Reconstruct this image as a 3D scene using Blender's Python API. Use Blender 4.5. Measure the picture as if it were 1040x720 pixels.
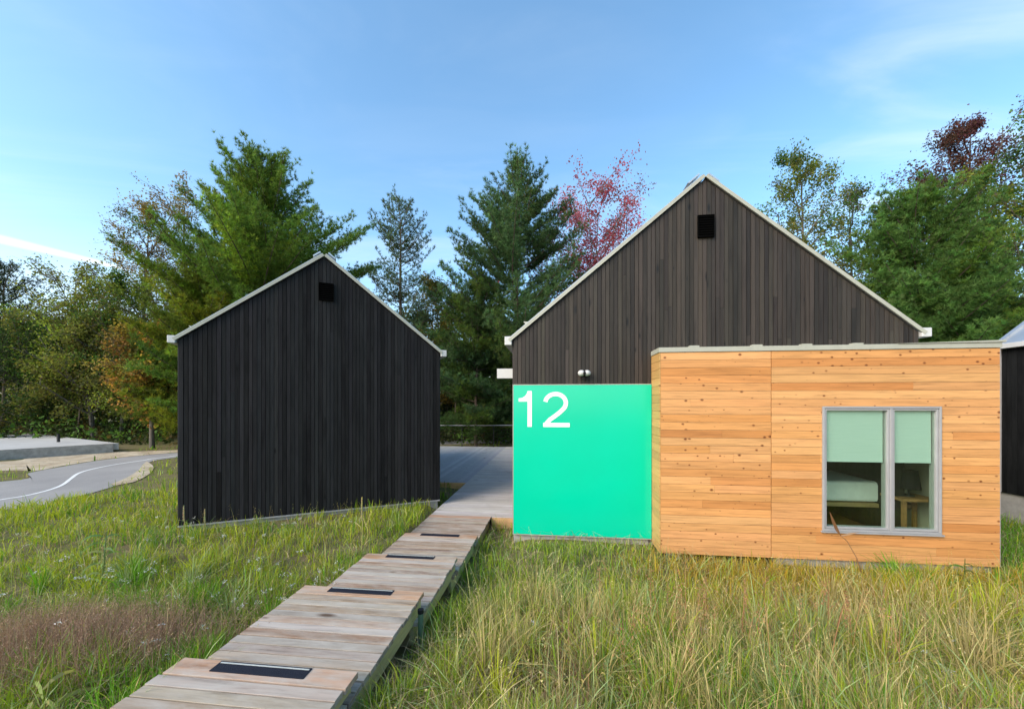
import bpy, math, random
import numpy as np
from mathutils import Vector, Matrix
R = math.radians
scn = bpy.context.scene
for _o in list(bpy.data.objects): bpy.data.objects.remove(_o)
col = scn.collection
random.seed(7)

# ------------------------------------------------------------------ camera
EYE = 2.2
cd = bpy.data.cameras.new('camera'); cam = bpy.data.objects.new('camera', cd); col.objects.link(cam)
cam.location = (0, 0, EYE); cam.rotation_euler = (R(90), 0, 0)
cd.sensor_fit = 'HORIZONTAL'; cd.sensor_width = 36; cd.lens = 36 * 390 / 1040
cd.shift_y = 49 / 1040; cd.clip_start = 0.05; cd.clip_end = 3000
scn.camera = cam

# ------------------------------------------------------------------ sky and sun
SUN_EL, SUN_AZ = 32, 232            # azimuth clockwise from +Y: behind the camera to the left
SUN_POWER, SKY_POWER, EXPOSURE = 1.5, 0.15, 1.32
w = bpy.data.worlds.new('World'); scn.world = w; w.use_nodes = True
nt = w.node_tree; nt.nodes.clear()
N = nt.nodes.new; L = nt.links.new
out = N('ShaderNodeOutputWorld'); bg = N('ShaderNodeBackground'); sky = N('ShaderNodeTexSky')
sky.sky_type = 'NISHITA'; sky.sun_disc = False
sky.sun_elevation = R(SUN_EL); sky.sun_rotation = R(SUN_AZ)
sky.air_density = 1.0; sky.dust_density = 1.2; sky.ozone_density = 1.3
bg.inputs['Strength'].default_value = SKY_POWER
tc = N('ShaderNodeTexCoord')
def vmath(op, a, b=None):
    n = N('ShaderNodeVectorMath'); n.operation = op
    for i, v in enumerate((a, b)):
        if v is None: continue
        if hasattr(v, 'links'): L(v, n.inputs[i])
        else: n.inputs[i].default_value = v
    return n.outputs['Value'] if op in ('DOT_PRODUCT', 'LENGTH') else n.outputs['Vector']
def fmath(op, a, b=None, clamp=False):
    n = N('ShaderNodeMath'); n.operation = op; n.use_clamp = clamp
    for i, v in enumerate((a, b)):
        if v is None: continue
        if hasattr(v, 'links'): L(v, n.inputs[i])
        else: n.inputs[i].default_value = v
    return n.outputs[0]
def mrange(v, a, b, c=0.0, d=1.0):
    n = N('ShaderNodeMapRange'); n.interpolation_type = 'SMOOTHSTEP'
    L(v, n.inputs[0])
    for i, x in enumerate((a, b, c, d)): n.inputs[i + 1].default_value = x
    return n.outputs[0]
dirv = vmath('NORMALIZE', tc.outputs['Generated'])
sep = N('ShaderNodeSeparateXYZ'); L(dirv, sep.inputs[0])
# wispy high cloud: noise on the plane the view ray meets high above
zc = fmath('MAXIMUM', sep.outputs[2], 0.06)
px_ = fmath('DIVIDE', sep.outputs[0], zc); py_ = fmath('DIVIDE', sep.outputs[1], zc)
cmb = N('ShaderNodeCombineXYZ'); L(px_, cmb.inputs[0]); L(py_, cmb.inputs[1])
mp = N('ShaderNodeMapping'); mp.inputs['Rotation'].default_value = (0, 0, R(-28)); mp.inputs['Scale'].default_value = (0.55, 1.5, 1)
L(cmb.outputs[0], mp.inputs[0])
nz = N('ShaderNodeTexNoise'); nz.inputs['Scale'].default_value = 0.9; nz.inputs['Detail'].default_value = 7; nz.inputs['Roughness'].default_value = 0.58
nz.inputs['Distortion'].default_value = 0.9
L(mp.outputs[0], nz.inputs['Vector'])
wisp = mrange(nz.outputs[0], 0.45, 0.85, 0, 0.28)
# a patch of slightly thicker cloud high on the right, a pale bank low on the left
pr = mrange(vmath('DOT_PRODUCT', dirv, Vector((0.72, 0.56, 0.42)).normalized()), 0.90, 1.0, 0.15, 1.3)
nz2 = N('ShaderNodeTexNoise'); nz2.inputs['Scale'].default_value = 1.6; nz2.inputs['Detail'].default_value = 6
nz2.inputs['Distortion'].default_value = 0.5; L(mp.outputs[0], nz2.inputs['Vector'])
patch = fmath('MULTIPLY', pr, mrange(nz2.outputs[0], 0.44, 0.80, 0, 0.34))
lf = mrange(sep.outputs[0], 0.05, -0.85, 0, 1); lo = mrange(sep.outputs[2], 0.38, 0.06, 0, 1)
bank = fmath('MULTIPLY', fmath('MULTIPLY', lf, lo), 0.38)
# contrail: a band about a great circle, fading out at its right end
def pxdir(x, y): return Vector(((x - 520) / 390, 1, (409 - y) / 390)).normalized()
cn = pxdir(0, 243).cross(pxdir(110, 269)).normalized()
d_ = fmath('ABSOLUTE', vmath('DOT_PRODUCT', dirv, cn))
wid = mrange(sep.outputs[0], -0.80, -0.69, 0.0120, 0.007)
band = fmath('SUBTRACT', 1.0, fmath('DIVIDE', d_, wid), True)
band = mrange(band, 0.0, 0.95)
band = fmath('MULTIPLY', band, mrange(sep.outputs[0], -0.66, -0.72))
band = fmath('MULTIPLY', band, 0.92)
cl = fmath('ADD', fmath('ADD', fmath('ADD', wisp, patch), bank), 0.02)
cl = fmath('MAXIMUM', cl, band, True)
hs = N('ShaderNodeHueSaturation'); hs.inputs['Saturation'].default_value = 1.17; hs.inputs['Value'].default_value = 0.96; hs.inputs['Hue'].default_value = 0.490
L(sky.outputs[0], hs.inputs['Color'])
mx = N('ShaderNodeMixRGB'); L(cl, mx.inputs[0]); L(hs.outputs[0], mx.inputs[1])
mx.inputs[2].default_value = (3.3, 3.5, 3.6, 1)
L(mx.outputs[0], bg.inputs['Color']); L(bg.outputs[0], out.inputs[0])

sd = bpy.data.lights.new('sun', 'SUN'); sun = bpy.data.objects.new('sun', sd); col.objects.link(sun)
sd.energy = SUN_POWER; sd.angle = R(40); sd.color = (1.0, 0.90, 0.76)
sdir = Vector((math.sin(R(SUN_AZ)) * math.cos(R(SUN_EL)), math.cos(R(SUN_AZ)) * math.cos(R(SUN_EL)), math.sin(R(SUN_EL))))
sun.rotation_euler = (-sdir).to_track_quat('-Z', 'Y').to_euler(); sun.location = sdir * 50

vs = scn.view_settings
vs.view_transform = 'Standard'; vs.look = 'None'; vs.gamma = 1; vs.use_curve_mapping = False; vs.exposure = EXPOSURE
scn.cycles.max_bounces = 8; scn.cycles.transparent_max_bounces = 12
scn.cycles.use_denoising = True

# ------------------------------------------------------------------ helpers
def tag(o, label=None, cat=None, group=None, kind=None):
    if label: o['label'] = label
    if cat: o['category'] = cat
    if group: o['group'] = group
    if kind: o['kind'] = kind
    return o
OFF = {}
A = R(6.4)                                    # the big cabin is turned this much
OX, OY = 0.03, 6.30                           # its front left corner
def W(s, t, z=0.0):
    return (OX + math.cos(A) * s + math.sin(A) * t, OY - math.sin(A) * s + math.cos(A) * t, z)
def thing(name, label, cat, loc=(0, 0, 0), rz=0.0, group=None):
    o = bpy.data.objects.new(name, None); col.objects.link(o); o.location = loc; o.rotation_euler = (0, 0, rz)
    o.empty_display_size = 0.2
    return tag(o, label, cat, group)
def fthing(name, label, cat, s, t, z, group=None):   # a thing lined up with the big cabin's front
    o = thing(name, label, cat, W(s, t, z), -A, group); OFF[o.name] = (s, t, z); return o

class MB:
    def __init__(self): self.v = []; self.f = []; self.c = []
    def poly(self, pts, c=(1, 1, 1)):
        b = len(self.v); self.v += [tuple(p) for p in pts]; self.c += [c] * len(pts); self.f.append(tuple(range(b, b + len(pts))))
    def hexa(self, p, c=(1, 1, 1)):            # 4 bottom points anticlockwise, 4 top
        b = len(self.v); self.v += [tuple(q) for q in p]; self.c += [c] * 8
        for f in ((3, 2, 1, 0), (4, 5, 6, 7), (0, 1, 5, 4), (1, 2, 6, 5), (2, 3, 7, 6), (3, 0, 4, 7)):
            self.f.append(tuple(b + i for i in f))
    def box(self, x0, x1, y0, y1, z0, z1, c=(1, 1, 1)):
        self.hexa([(x0, y0, z0), (x1, y0, z0), (x1, y1, z0), (x0, y1, z0), (x0, y0, z1), (x1, y0, z1), (x1, y1, z1), (x0, y1, z1)], c)
    def prism(self, pts, y0, y1, c=(1, 1, 1)):  # outline in x,z (anticlockwise seen from -y), pushed from y0 to y1
        b = len(self.v); n = len(pts)
        self.v += [(x, y0, z) for x, z in pts] + [(x, y1, z) for x, z in pts]; self.c += [c] * (2 * n)
        self.f.append(tuple(range(b, b + n))); self.f.append(tuple(range(b + 2 * n - 1, b + n - 1, -1)))
        for i in range(n):
            j = (i + 1) % n; self.f.append((b + j, b + i, b + n + i, b + n + j))
    def tube(self, path, rad, n=8, c=(1, 1, 1), cap=True):
        path = [Vector(p) for p in path]; b = len(self.v); m = len(path)
        if not hasattr(rad, '__len__'): rad = [rad] * m
        up = Vector((0.31, 0.17, 0.93))
        for i, p in enumerate(path):
            d = (path[min(i + 1, m - 1)] - path[max(i - 1, 0)]).normalized()
            if abs(d.dot(up)) > 0.97: up = Vector((0.9, 0.2, 0.1))
            x = d.cross(up).normalized(); y = d.cross(x).normalized()
            for k in range(n):
                a = 2 * math.pi * k / n; self.v.append(tuple(p + (x * math.cos(a) + y * math.sin(a)) * rad[i])); self.c.append(c)
        for i in range(m - 1):
            for k in range(n):
                k2 = (k + 1) % n; self.f.append((b + i * n + k, b + i * n + k2, b + (i + 1) * n + k2, b + (i + 1) * n + k))
        if cap:
            self.f.append(tuple(b + k for k in range(n - 1, -1, -1))); self.f.append(tuple(b + (m - 1) * n + k for k in range(n)))
    def ellipsoid(self, c0, r, c=(1, 1, 1), nu=12, nv=8):
        b = len(self.v)
        for i in range(nv + 1):
            th = math.pi * i / nv
            for k in range(nu):
                a = 2 * math.pi * k / nu
                self.v.append((c0[0] + r[0] * math.sin(th) * math.cos(a), c0[1] + r[1] * math.sin(th) * math.sin(a), c0[2] + r[2] * math.cos(th))); self.c.append(c)
        for i in range(nv):
            for k in range(nu):
                k2 = (k + 1) % nu; self.f.append((b + i * nu + k, b + (i + 1) * nu + k, b + (i + 1) * nu + k2, b + i * nu + k2))
    def build(self, name, mat, parent=None, smooth=False, bevel=0.0, off=None):
        me = bpy.data.meshes.new(name)
        o0 = off if off is not None else (OFF.get(parent.name, (0, 0, 0)) if parent else (0, 0, 0))
        me.from_pydata([(x - o0[0], y - o0[1], z - o0[2]) for x, y, z in self.v], [], self.f)
        ca = me.color_attributes.new('Col', 'FLOAT_COLOR', 'POINT')
        ca.data.foreach_set('color', np.array([(*c, 1.0) for c in self.c], dtype=np.float32).ravel())
        if smooth: me.polygons.foreach_set('use_smooth', [True] * len(me.polygons))
        me.materials.append(mat); me.update()
        o = bpy.data.objects.new(name, me); col.objects.link(o)
        if parent:
            o.parent = parent
            if parent.name in OFF: OFF[o.name] = OFF[parent.name]
        if bevel:
            m = o.modifiers.new('bevel', 'BEVEL'); m.width = bevel; m.segments = 2; m.limit_method = 'ANGLE'
        return o

def np_mesh(name, verts, tris, cols, mat, parent=None, smooth=False):
    me = bpy.data.meshes.new(name); nv, nf = len(verts), len(tris)
    me.vertices.add(nv); me.vertices.foreach_set('co', np.ascontiguousarray(verts, dtype=np.float32).ravel())
    me.loops.add(nf * 3); me.loops.foreach_set('vertex_index', np.ascontiguousarray(tris, dtype=np.int32).ravel())
    me.polygons.add(nf); me.polygons.foreach_set('loop_start', np.arange(0, nf * 3, 3, dtype=np.int32))
    me.polygons.foreach_set('loop_total', np.full(nf, 3, dtype=np.int32))
    if smooth: me.polygons.foreach_set('use_smooth', np.ones(nf, dtype=bool))
    ca = me.color_attributes.new('Col', 'FLOAT_COLOR', 'POINT')
    c4 = np.ones((nv, 4), dtype=np.float32); c4[:, :3] = cols
    ca.data.foreach_set('color', c4.ravel())
    me.update(calc_edges=True); me.materials.append(mat)
    o = bpy.data.objects.new(name, me); col.objects.link(o)
    if parent: o.parent = parent
    return o

# ------------------------------------------------------------------ materials
def newmat(name):
    m = bpy.data.materials.new(name); m.use_nodes = True
    t = m.node_tree; b = t.nodes['Principled BSDF']; return m, t, b
def spec(b, rough, s=0.3, metal=0.0):
    b.inputs['Roughness'].default_value = rough; b.inputs['Specular IOR Level'].default_value = s; b.inputs['Metallic'].default_value = metal
def tnoise(t, vec, scale, detail=5, rough=0.6, dist=0.0):
    n = t.nodes.new('ShaderNodeTexNoise'); n.inputs['Scale'].default_value = scale; n.inputs['Detail'].default_value = detail
    n.inputs['Roughness'].default_value = rough; n.inputs['Distortion'].default_value = dist
    if vec is not None: t.links.new(vec, n.inputs['Vector'])
    return n.outputs[0]
def tmap(t, vec, scale, rot=(0, 0, 0)):
    n = t.nodes.new('ShaderNodeMapping'); n.inputs['Scale'].default_value = scale; n.inputs['Rotation'].default_value = rot
    t.links.new(vec, n.inputs[0]); return n.outputs[0]
def tramp(t, v, stops):
    n = t.nodes.new('ShaderNodeValToRGB'); t.links.new(v, n.inputs[0]); e = n.color_ramp.elements
    while len(e) < len(stops): e.new(0.5)
    for i, (p, c) in enumerate(stops): e[i].position = p; e[i].color = (*c, 1) if len(c) == 3 else c
    return n.outputs[0]
def tmix(t, fac, a, b, mode='MIX'):
    n = t.nodes.new('ShaderNodeMixRGB'); n.blend_type = mode
    for i, v in enumerate((fac, a, b)):
        if hasattr(v, 'links'): t.links.new(v, n.inputs[i])
        else: n.inputs[i].default_value = v if i == 0 else (*v, 1)
    return n.outputs[0]
def tmathn(t, op, a, b=0.0, clamp=False):
    n = t.nodes.new('ShaderNodeMath'); n.operation = op; n.use_clamp = clamp
    for i, v in enumerate((a, b)):
        if hasattr(v, 'links'): t.links.new(v, n.inputs[i])
        else: n.inputs[i].default_value = v
    return n.outputs[0]
def tcoord(t): return t.nodes.new('ShaderNodeTexCoord').outputs['Object']
def tattr(t):
    n = t.nodes.new('ShaderNodeAttribute'); n.attribute_name = 'Col'; return n.outputs['Color']
def tbump(t, b, h, strength, dist=0.01):
    n = t.nodes.new('ShaderNodeBump'); n.inputs['Strength'].default_value = strength; n.inputs['Distance'].default_value = dist
    t.links.new(h, n.inputs['Height']); t.links.new(n.outputs[0], b.inputs['Normal'])

def wood(name, grain, knots=0.0, knotcol=(0.10, 0.035, 0.012), rough=0.7, streak=0.5, weather=0.0, weathercol=(0.5, 0.48, 0.46), wscale=1.5, s=0.25, knotscale=(3.2, 3.2, 8.5)):
    """grain: stretch of the coordinates (small number = long along that axis). Board colour comes from the mesh."""
    m, t, b = newmat(name); spec(b, rough, s); c = tattr(t)
    sc_ = t.nodes.new('ShaderNodeVectorMath'); sc_.operation = 'SCALE'; sc_.inputs['Scale'].default_value = 61.0; t.links.new(c, sc_.inputs[0])
    ad_ = t.nodes.new('ShaderNodeVectorMath'); ad_.operation = 'ADD'; t.links.new(tcoord(t), ad_.inputs[0]); t.links.new(sc_.outputs[0], ad_.inputs[1]); oc = ad_.outputs[0]
    g = tnoise(t, tmap(t, oc, grain), 1.0, 6, 0.65, 0.6)
    c = tmix(t, 1.0, c, tramp(t, g, [(0.28, (1 - streak,) * 3), (0.52, (1, 1, 1)), (0.75, (1 + streak * 0.45,) * 3)]), 'MULTIPLY')
    if weather:
        wn = tnoise(t, tmap(t, oc, tuple(0.35 * x ** 0.5 * wscale for x in grain)), 1.0, 5, 0.7, 0.3)
        c = tmix(t, tramp(t, wn, [(0.38, (0, 0, 0)), (0.66, (weather,) * 3)]), c, weathercol)
    if knots:
        v = t.nodes.new('ShaderNodeTexVoronoi'); v.inputs['Scale'].default_value = 1.0; t.links.new(tmap(t, oc, knotscale), v.inputs['Vector'])
        sp = t.nodes.new('ShaderNodeSeparateXYZ'); t.links.new(v.outputs['Color'], sp.inputs[0])
        on = tmathn(t, 'GREATER_THAN', sp.outputs[0], 1 - knots)
        size = tmathn(t, 'MULTIPLY', tmathn(t, 'MULTIPLY', on, sp.outputs[1]), 0.27)
        k = tmathn(t, 'SUBTRACT', 1.0, tmathn(t, 'DIVIDE', v.outputs['Distance'], tmathn(t, 'ADD', size, 0.0005)), True)
        k = tmathn(t, 'MULTIPLY', k, 1.6, True)
        c = tmix(t, k, c, knotcol)
    t.links.new(c, b.inputs['Base Color']); tbump(t, b, g, 0.35, 0.004)
    return m
def plain(name, colr, rough=0.5, s=0.4, metal=0.0, var=0.12, scale=6.0, bump=0.0, detail=5):
    m, t, b = newmat(name); spec(b, rough, s, metal); oc = tcoord(t)
    n = tnoise(t, oc, scale, detail)
    c = tramp(t, n, [(0.3, tuple(x * (1 - var) for x in colr)), (0.7, tuple(min(1, x * (1 + var)) for x in colr))])
    t.links.new(c, b.inputs['Base Color'])
    if bump: tbump(t, b, n, bump)
    return m
def leafmat(name, trans=0.40, rough=0.55):
    m, t, b = newmat(name); spec(b, rough, 0.08); c = tattr(t)
    t.links.new(c, b.inputs['Base Color'])
    tr = t.nodes.new('ShaderNodeBsdfTranslucent'); t.links.new(tmix(t, 1.0, c, (1.15, 1.2, 0.75), 'MULTIPLY'), tr.inputs[0])
    ms = t.nodes.new('ShaderNodeMixShader'); ms.inputs[0].default_value = trans
    t.links.new(b.outputs[0], ms.inputs[1]); t.links.new(tr.outputs[0], ms.inputs[2])
    t.links.new(ms.outputs[0], t.nodes['Material Output'].inputs[0]); return m

M = {}
M['black_wood'] = wood('charred_boards', (26, 26, 1.3), knots=0.4, knotcol=(0.006, 0.006, 0.006), rough=0.62, streak=0.55, s=0.3, knotscale=(7.5, 7.5, 2.6), weather=0.22, weathercol=(0.060, 0.052, 0.044), wscale=2.2)
M['shade_black_wood'] = wood('shade_black_boards', (30, 30, 1.5), knots=0.3, knotcol=(0.003, 0.003, 0.003), rough=0.7, streak=0.6, s=0.12, knotscale=(7.5, 7.5, 2.6), weather=0.14, weathercol=(0.06, 0.06, 0.06), wscale=2.6)  # black boards for walls away from the light, shade put into the colour
M['cedar'] = wood('cedar_boards', (1.8, 1.8, 36), knots=0.95, knotcol=(0.15, 0.045, 0.014), rough=0.6, streak=0.34, s=0.2, knotscale=(8.5, 8.5, 11.5))
M['cedar_side'] = wood('cedar_side_boards', (1.6, 1.6, 34), knots=0.3, knotcol=(0.16, 0.06, 0.02), rough=0.55, streak=0.24, s=0.3)
M['planks'] = wood('weathered_planks', (2.2, 26, 26), knots=0.22, knotcol=(0.10, 0.065, 0.045), rough=0.85, streak=0.5, weather=0.75, weathercol=(0.45, 0.41, 0.355), wscale=3.4, s=0.15, knotscale=(2.5, 8, 8))
M['grey_planks'] = wood('grey_deck_planks', (2.2, 26, 26), knots=0.1, rough=0.85, streak=0.3, weather=0.3, weathercol=(0.33, 0.33, 0.34), s=0.15)
M['lumber'] = wood('treated_lumber', (14, 2.0, 22), knots=0.15, rough=0.8, streak=0.35, weather=0.4, weathercol=(0.34, 0.31, 0.22), s=0.15)
M['fascia'] = wood('fascia_boards', (2.0, 14, 22), knots=0.2, rough=0.7, streak=0.3, s=0.2)
M['white_metal'] = plain('white_trim_metal', (0.36, 0.36, 0.295), 0.45, 0.4, 0.0, 0.08)
M['galv'] = plain('galvanised_roof', (0.50, 0.52, 0.53), 0.35, 0.5, 0.7, 0.10, 2.0)
M['alu'] = plain('aluminium_window', (0.36, 0.355, 0.355), 0.42, 0.4, 0.2, 0.05)
M['concrete'] = plain('concrete', (0.33, 0.31, 0.28), 0.9, 0.2, 0, 0.25, 5.0, 0.3, 8)
M['pale_concrete'] = plain('pale_concrete', (0.44, 0.43, 0.405), 0.85, 0.2, 0, 0.10, 1.3, 0.1, 8)
M['black'] = plain('black_paint', (0.012, 0.012, 0.014), 0.5, 0.4)
M['vent_black'] = plain('vent_black', (0.003, 0.003, 0.003), 0.9, 0.02)
M['mat_rubber'] = plain('grit_mat', (0.010, 0.012, 0.022), 0.75, 0.25, 0, 0.5, 260.0, 0.5)
M['mat_strip'] = plain('reflective_strip', (0.45, 0.47, 0.44), 0.5, 0.4, 0, 0.15, 90)
M['white_plastic'] = plain('white_plastic', (0.52, 0.52, 0.50), 0.4, 0.5, 0, 0.04)
M['digit'] = plain('white_vinyl', (0.84, 0.85, 0.82), 0.4, 0.4, 0, 0.02)
M['steel'] = plain('steel_rail', (0.24, 0.24, 0.24), 0.35, 0.5, 0.6, 0.05)
M['room_wall'] = plain('room_wall', (0.60, 0.56, 0.47), 0.9, 0.2, 0, 0.04)
M['room_floor'] = wood('room_floor', (2, 22, 22), rough=0.5, streak=0.3)
M['linen'] = plain('bed_linen', (0.78, 0.77, 0.72), 0.9, 0.1, 0, 0.05, 9)
M['dark_fabric'] = plain('dark_fabric', (0.018, 0.018, 0.020), 0.9, 0.1)
M['table_wood'] = wood('table_wood', (2, 2, 20), rough=0.5, streak=0.3)
M['bark'] = wood('bark', (9, 9, 2.2), rough=0.95, streak=0.6, s=0.1)
M['needles'] = leafmat('needles', 0.42, 0.5)
M['leaves'] = leafmat('leaves', 0.48, 0.5)
M['grass'] = leafmat('grass_blades', 0.35, 0.55)
M['drygrass'] = leafmat('dry_stems', 0.25, 0.7)
M['flower'] = leafmat('petals', 0.3, 0.7)

# green acrylic panel: gloss coat over a saturated colour
m, t, b = newmat('green_panel'); spec(b, 0.16, 0.5); oc = tcoord(t)
n = tnoise(t, oc, 0.7, 2)
t.links.new(tramp(t, n, [(0.3, (0.0, 0.50, 0.290)), (0.7, (0.0, 0.535, 0.325))]), b.inputs['Base Color'])
M['green'] = m
# window glass: clear, faintly green, with real Fresnel reflection
m, t, b = newmat('window_glass')
gl = t.nodes.new('ShaderNodeBsdfGlossy'); gl.inputs['Roughness'].default_value = 0.01; gl.inputs['Color'].default_value = (0.9, 0.95, 0.93, 1)
tp = t.nodes.new('ShaderNodeBsdfTransparent'); tp.inputs[0].default_value = (0.90, 0.985, 0.93, 1)
lw_ = t.nodes.new('ShaderNodeLayerWeight'); lw_.inputs[0].default_value = 0.5
fres = tmathn(t, 'ADD', tmathn(t, 'MULTIPLY', tmathn(t, 'POWER', lw_.outputs['Facing'], 4.0), 0.9), 0.045)
ms = t.nodes.new('ShaderNodeMixShader'); t.links.new(fres, ms.inputs[0]); t.links.new(tp.outputs[0], ms.inputs[1]); t.links.new(gl.outputs[0], ms.inputs[2])
t.links.new(ms.outputs[0], t.nodes['Material Output'].inputs[0]); M['glass'] = m
# dark mirror-like glazing of the far cabin's gable
m, t, b = newmat('gable_glass'); spec(b, 0.03, 1.0); b.inputs['Base Color'].default_value = (0.02, 0.03, 0.035, 1)
b.inputs['IOR'].default_value = 2.4; M['gable_glass'] = m
# roller blind cloth
m, t, b = newmat('blind_cloth'); spec(b, 0.9, 0.1); oc = tcoord(t)
wv = tnoise(t, tmap(t, oc, (3, 3, 300)), 1.0, 2)
t.links.new(tramp(t, wv, [(0.3, (0.40, 0.445, 0.42)), (0.7, (0.44, 0.49, 0.465))]), b.inputs['Base Color']); M['blind'] = m

# ------------------------------------------------------------------ terrain
def ss(a, b, x):
    t = np.clip((np.asarray(x, dtype=float) - a) / (b - a), 0, 1); return t * t * (3 - 2 * t)
_rg = np.random.RandomState(3)
_ph = [(_rg.uniform(-1, 1), _rg.uniform(-1, 1), _rg.uniform(0, 6.28)) for _ in range(14)]
def fn(x, y, sc, k=0):                         # smooth noise, about -1..1
    x = np.asarray(x, dtype=float); y = np.asarray(y, dtype=float); r = 0
    for i in range(5):
        a, b_, p = _ph[(i + k) % 14]; n = math.hypot(a, b_) + 1e-6; f = (0.8 + 0.45 * i) / sc
        r = r + np.sin((a / n * x + b_ / n * y) * f * 3.1 + p * (k + 1) + 1.3 * np.sin((b_ / n * x - a / n * y) * f * 1.7 + p))
    return r / 3.2
def gh(x, y):
    x = np.asarray(x, dtype=float); y = np.asarray(y, dtype=float)
    h = -0.10 + 0.50 * (1 - ss(0.8, 5.2, y))
    h = h + 0.09 * ss(-0.1, 0.3, x) * (1 - ss(2.2, 2.8, x)) * ss(4.9, 5.7, y)
    h = h + 0.22 * ss(-1.40, -1.72, x) * (1 - ss(-8.6, -10.6, x)) * (1 - ss(8.5, 11, y)) * ss(3.0, 5.5, y)
    near = (1 - ss(12, 16, np.hypot(x, y)))
    off = ss(-10.6, -9.0, x)
    return h + 0.030 * fn(x, y, 2.4) * near * off
def axis(lo, hi, fine):
    a = [0.0]; st = fine
    while a[-1] < hi:
        a.append(a[-1] + st)
        if a[-1] > 16: st *= 1.18
    b_ = [0.0]; st = fine
    while b_[-1] > lo:
        b_.append(b_[-1] - st)
        if b_[-1] < -16: st *= 1.18
    return np.array(sorted(set(a + b_)))
gx, gy = axis(-700, 700, 0.25), axis(-60, 900, 0.25)
GX, GY = np.meshgrid(gx, gy); nx_, ny_ = len(gx), len(gy)
gv = np.stack([GX, GY, gh(GX, GY)], -1).reshape(-1, 3)
ii = np.arange(nx_ * ny_).reshape(ny_, nx_)
q = np.stack([ii[:-1, :-1], ii[:-1, 1:], ii[1:, 1:], ii[1:, :-1]], -1).reshape(-1, 4)
gt = np.concatenate([q[:, [0, 1, 2]], q[:, [0, 2, 3]]])
m, t, b = newmat('meadow_soil'); spec(b, 0.95, 0.1); oc = tcoord(t)
n1 = tnoise(t, oc, 1.2, 8, 0.7); n2 = tnoise(t, oc, 14, 6, 0.7)
c1 = tramp(t, n1, [(0.35, (0.075, 0.095, 0.022)), (0.5, (0.13, 0.125, 0.042)), (0.68, (0.20, 0.145, 0.085))])
c1 = tmix(t, tramp(t, n2, [(0.40, (0, 0, 0)), (0.72, (0.8, 0.8, 0.8))]), c1, (0.20, 0.165, 0.10))
t.links.new(c1, b.inputs['Base Color']); tbump(t, b, n2, 0.8, 0.03)
tag(np_mesh('ground', gv, gt, np.ones((len(gv), 3)), m, smooth=True), kind='structure')

def P(px, py, drop):                           # the point on a level this far below the eye
    Y = 390 * drop / (py - 409.0); return ((px - 520) / 390 * Y, Y)
def sheet(name, near, far, z, mat, n=6):
    """a level strip between two polylines with the same number of points"""
    mb = MB()
    for i in range(len(near) - 1):
        for k in range(n):
            a0, a1 = k / n, (k + 1) / n
            l = lambda p, q_, a: (p[0] + (q_[0] - p[0]) * a, p[1] + (q_[1] - p[1]) * a, z)
            mb.poly([l(near[i], far[i], a0), l(near[i + 1], far[i + 1], a0), l(near[i + 1], far[i + 1], a1), l(near[i], far[i], a1)][::-1])
    o = mb.build(name, mat); return tag(o, kind='structure')
DR = EYE + 0.10 - 0.012
def smoothline(pts, n=6):
    r = []
    for i in range(len(pts) - 1):
        p0 = pts[max(i - 1, 0)]; p1 = pts[i]; p2 = pts[i + 1]; p3 = pts[min(i + 2, len(pts) - 1)]
        for k in range(n):
            u = k / n
            r.append(tuple(0.5 * (2 * p1[j] + (p2[j] - p0[j]) * u + (2 * p0[j] - 5 * p1[j] + 4 * p2[j] - p3[j]) * u * u + (3 * p1[j] - p0[j] - 3 * p2[j] + p3[j]) * u ** 3) for j in (0, 1)))
    return r + [pts[-1]]
near_e = smoothline([(-26, 3.5), (-15, 6.6), P(0, 518, DR), P(60, 508, DR), P(105, 497, DR), P(133, 486, DR), P(143, 476, DR), P(160, 467, DR), (-13.0, 17.0), (-9, 18.6), (-2, 21.5), (14, 25)])
far_e = smoothline([(-31, 8.0), (-21, 9.2), P(0, 489, DR), P(30, 480, DR), P(62, 474, DR), P(90, 469, DR), P(112, 466, DR), P(150, 462, DR), (-14.0, 19.0), (-10, 20.6), (-3, 23.3), (14, 27)])
m, t, b = newmat('worn_asphalt'); spec(b, 0.9, 0.2); oc = tcoord(t)
n1 = tnoise(t, oc, 0.5, 6); n2 = tnoise(t, oc, 60, 3)
c1 = tmix(t, 0.35, tramp(t, n1, [(0.35, (0.255, 0.24, 0.225)), (0.65, (0.35, 0.33, 0.305))]), tramp(t, n2, [(0.3, (0.17, 0.165, 0.165)), (0.7, (0.40, 0.395, 0.385))]))
t.links.new(c1, b.inputs['Base Color']); tbump(t, b, n2, 0.3); M['asphalt'] = m
sheet('path', near_e, far_e, -0.10 + 0.012, M['asphalt'])
ln = smoothline([(-24, 5.4), (-16.5, 7.2), P(-60, 518, DR), P(0, 507.5, DR), P(25, 503.5, DR), P(48, 498, DR), P(63, 492.5, DR), P(72, 486, DR), P(80, 480.5, DR), P(95, 476, DR), P(118, 471.5, DR), P(145, 467.5, DR), P(165, 464.5, DR), (-13.4, 18.1), (-6, 21.3), (14, 26)], 8)
la, lb = [], []
for i, p in enumerate(ln):
    a, c_ = ln[max(i - 1, 0)], ln[min(i + 1, len(ln) - 1)]; d = math.hypot(c_[0] - a[0], c_[1] - a[1]) + 1e-9
    nx0, ny0 = -(c_[1] - a[1]) / d, (c_[0] - a[0]) / d
    la.append((p[0] - nx0 * 0.042, p[1] - ny0 * 0.042)); lb.append((p[0] + nx0 * 0.042, p[1] + ny0 * 0.042))
M['paint'] = plain('road_paint', (0.72, 0.72, 0.70), 0.8, 0.2, 0, 0.12, 9)
sheet('path_marking', la, lb, -0.10 + 0.016, M['paint'], 1)
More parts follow.
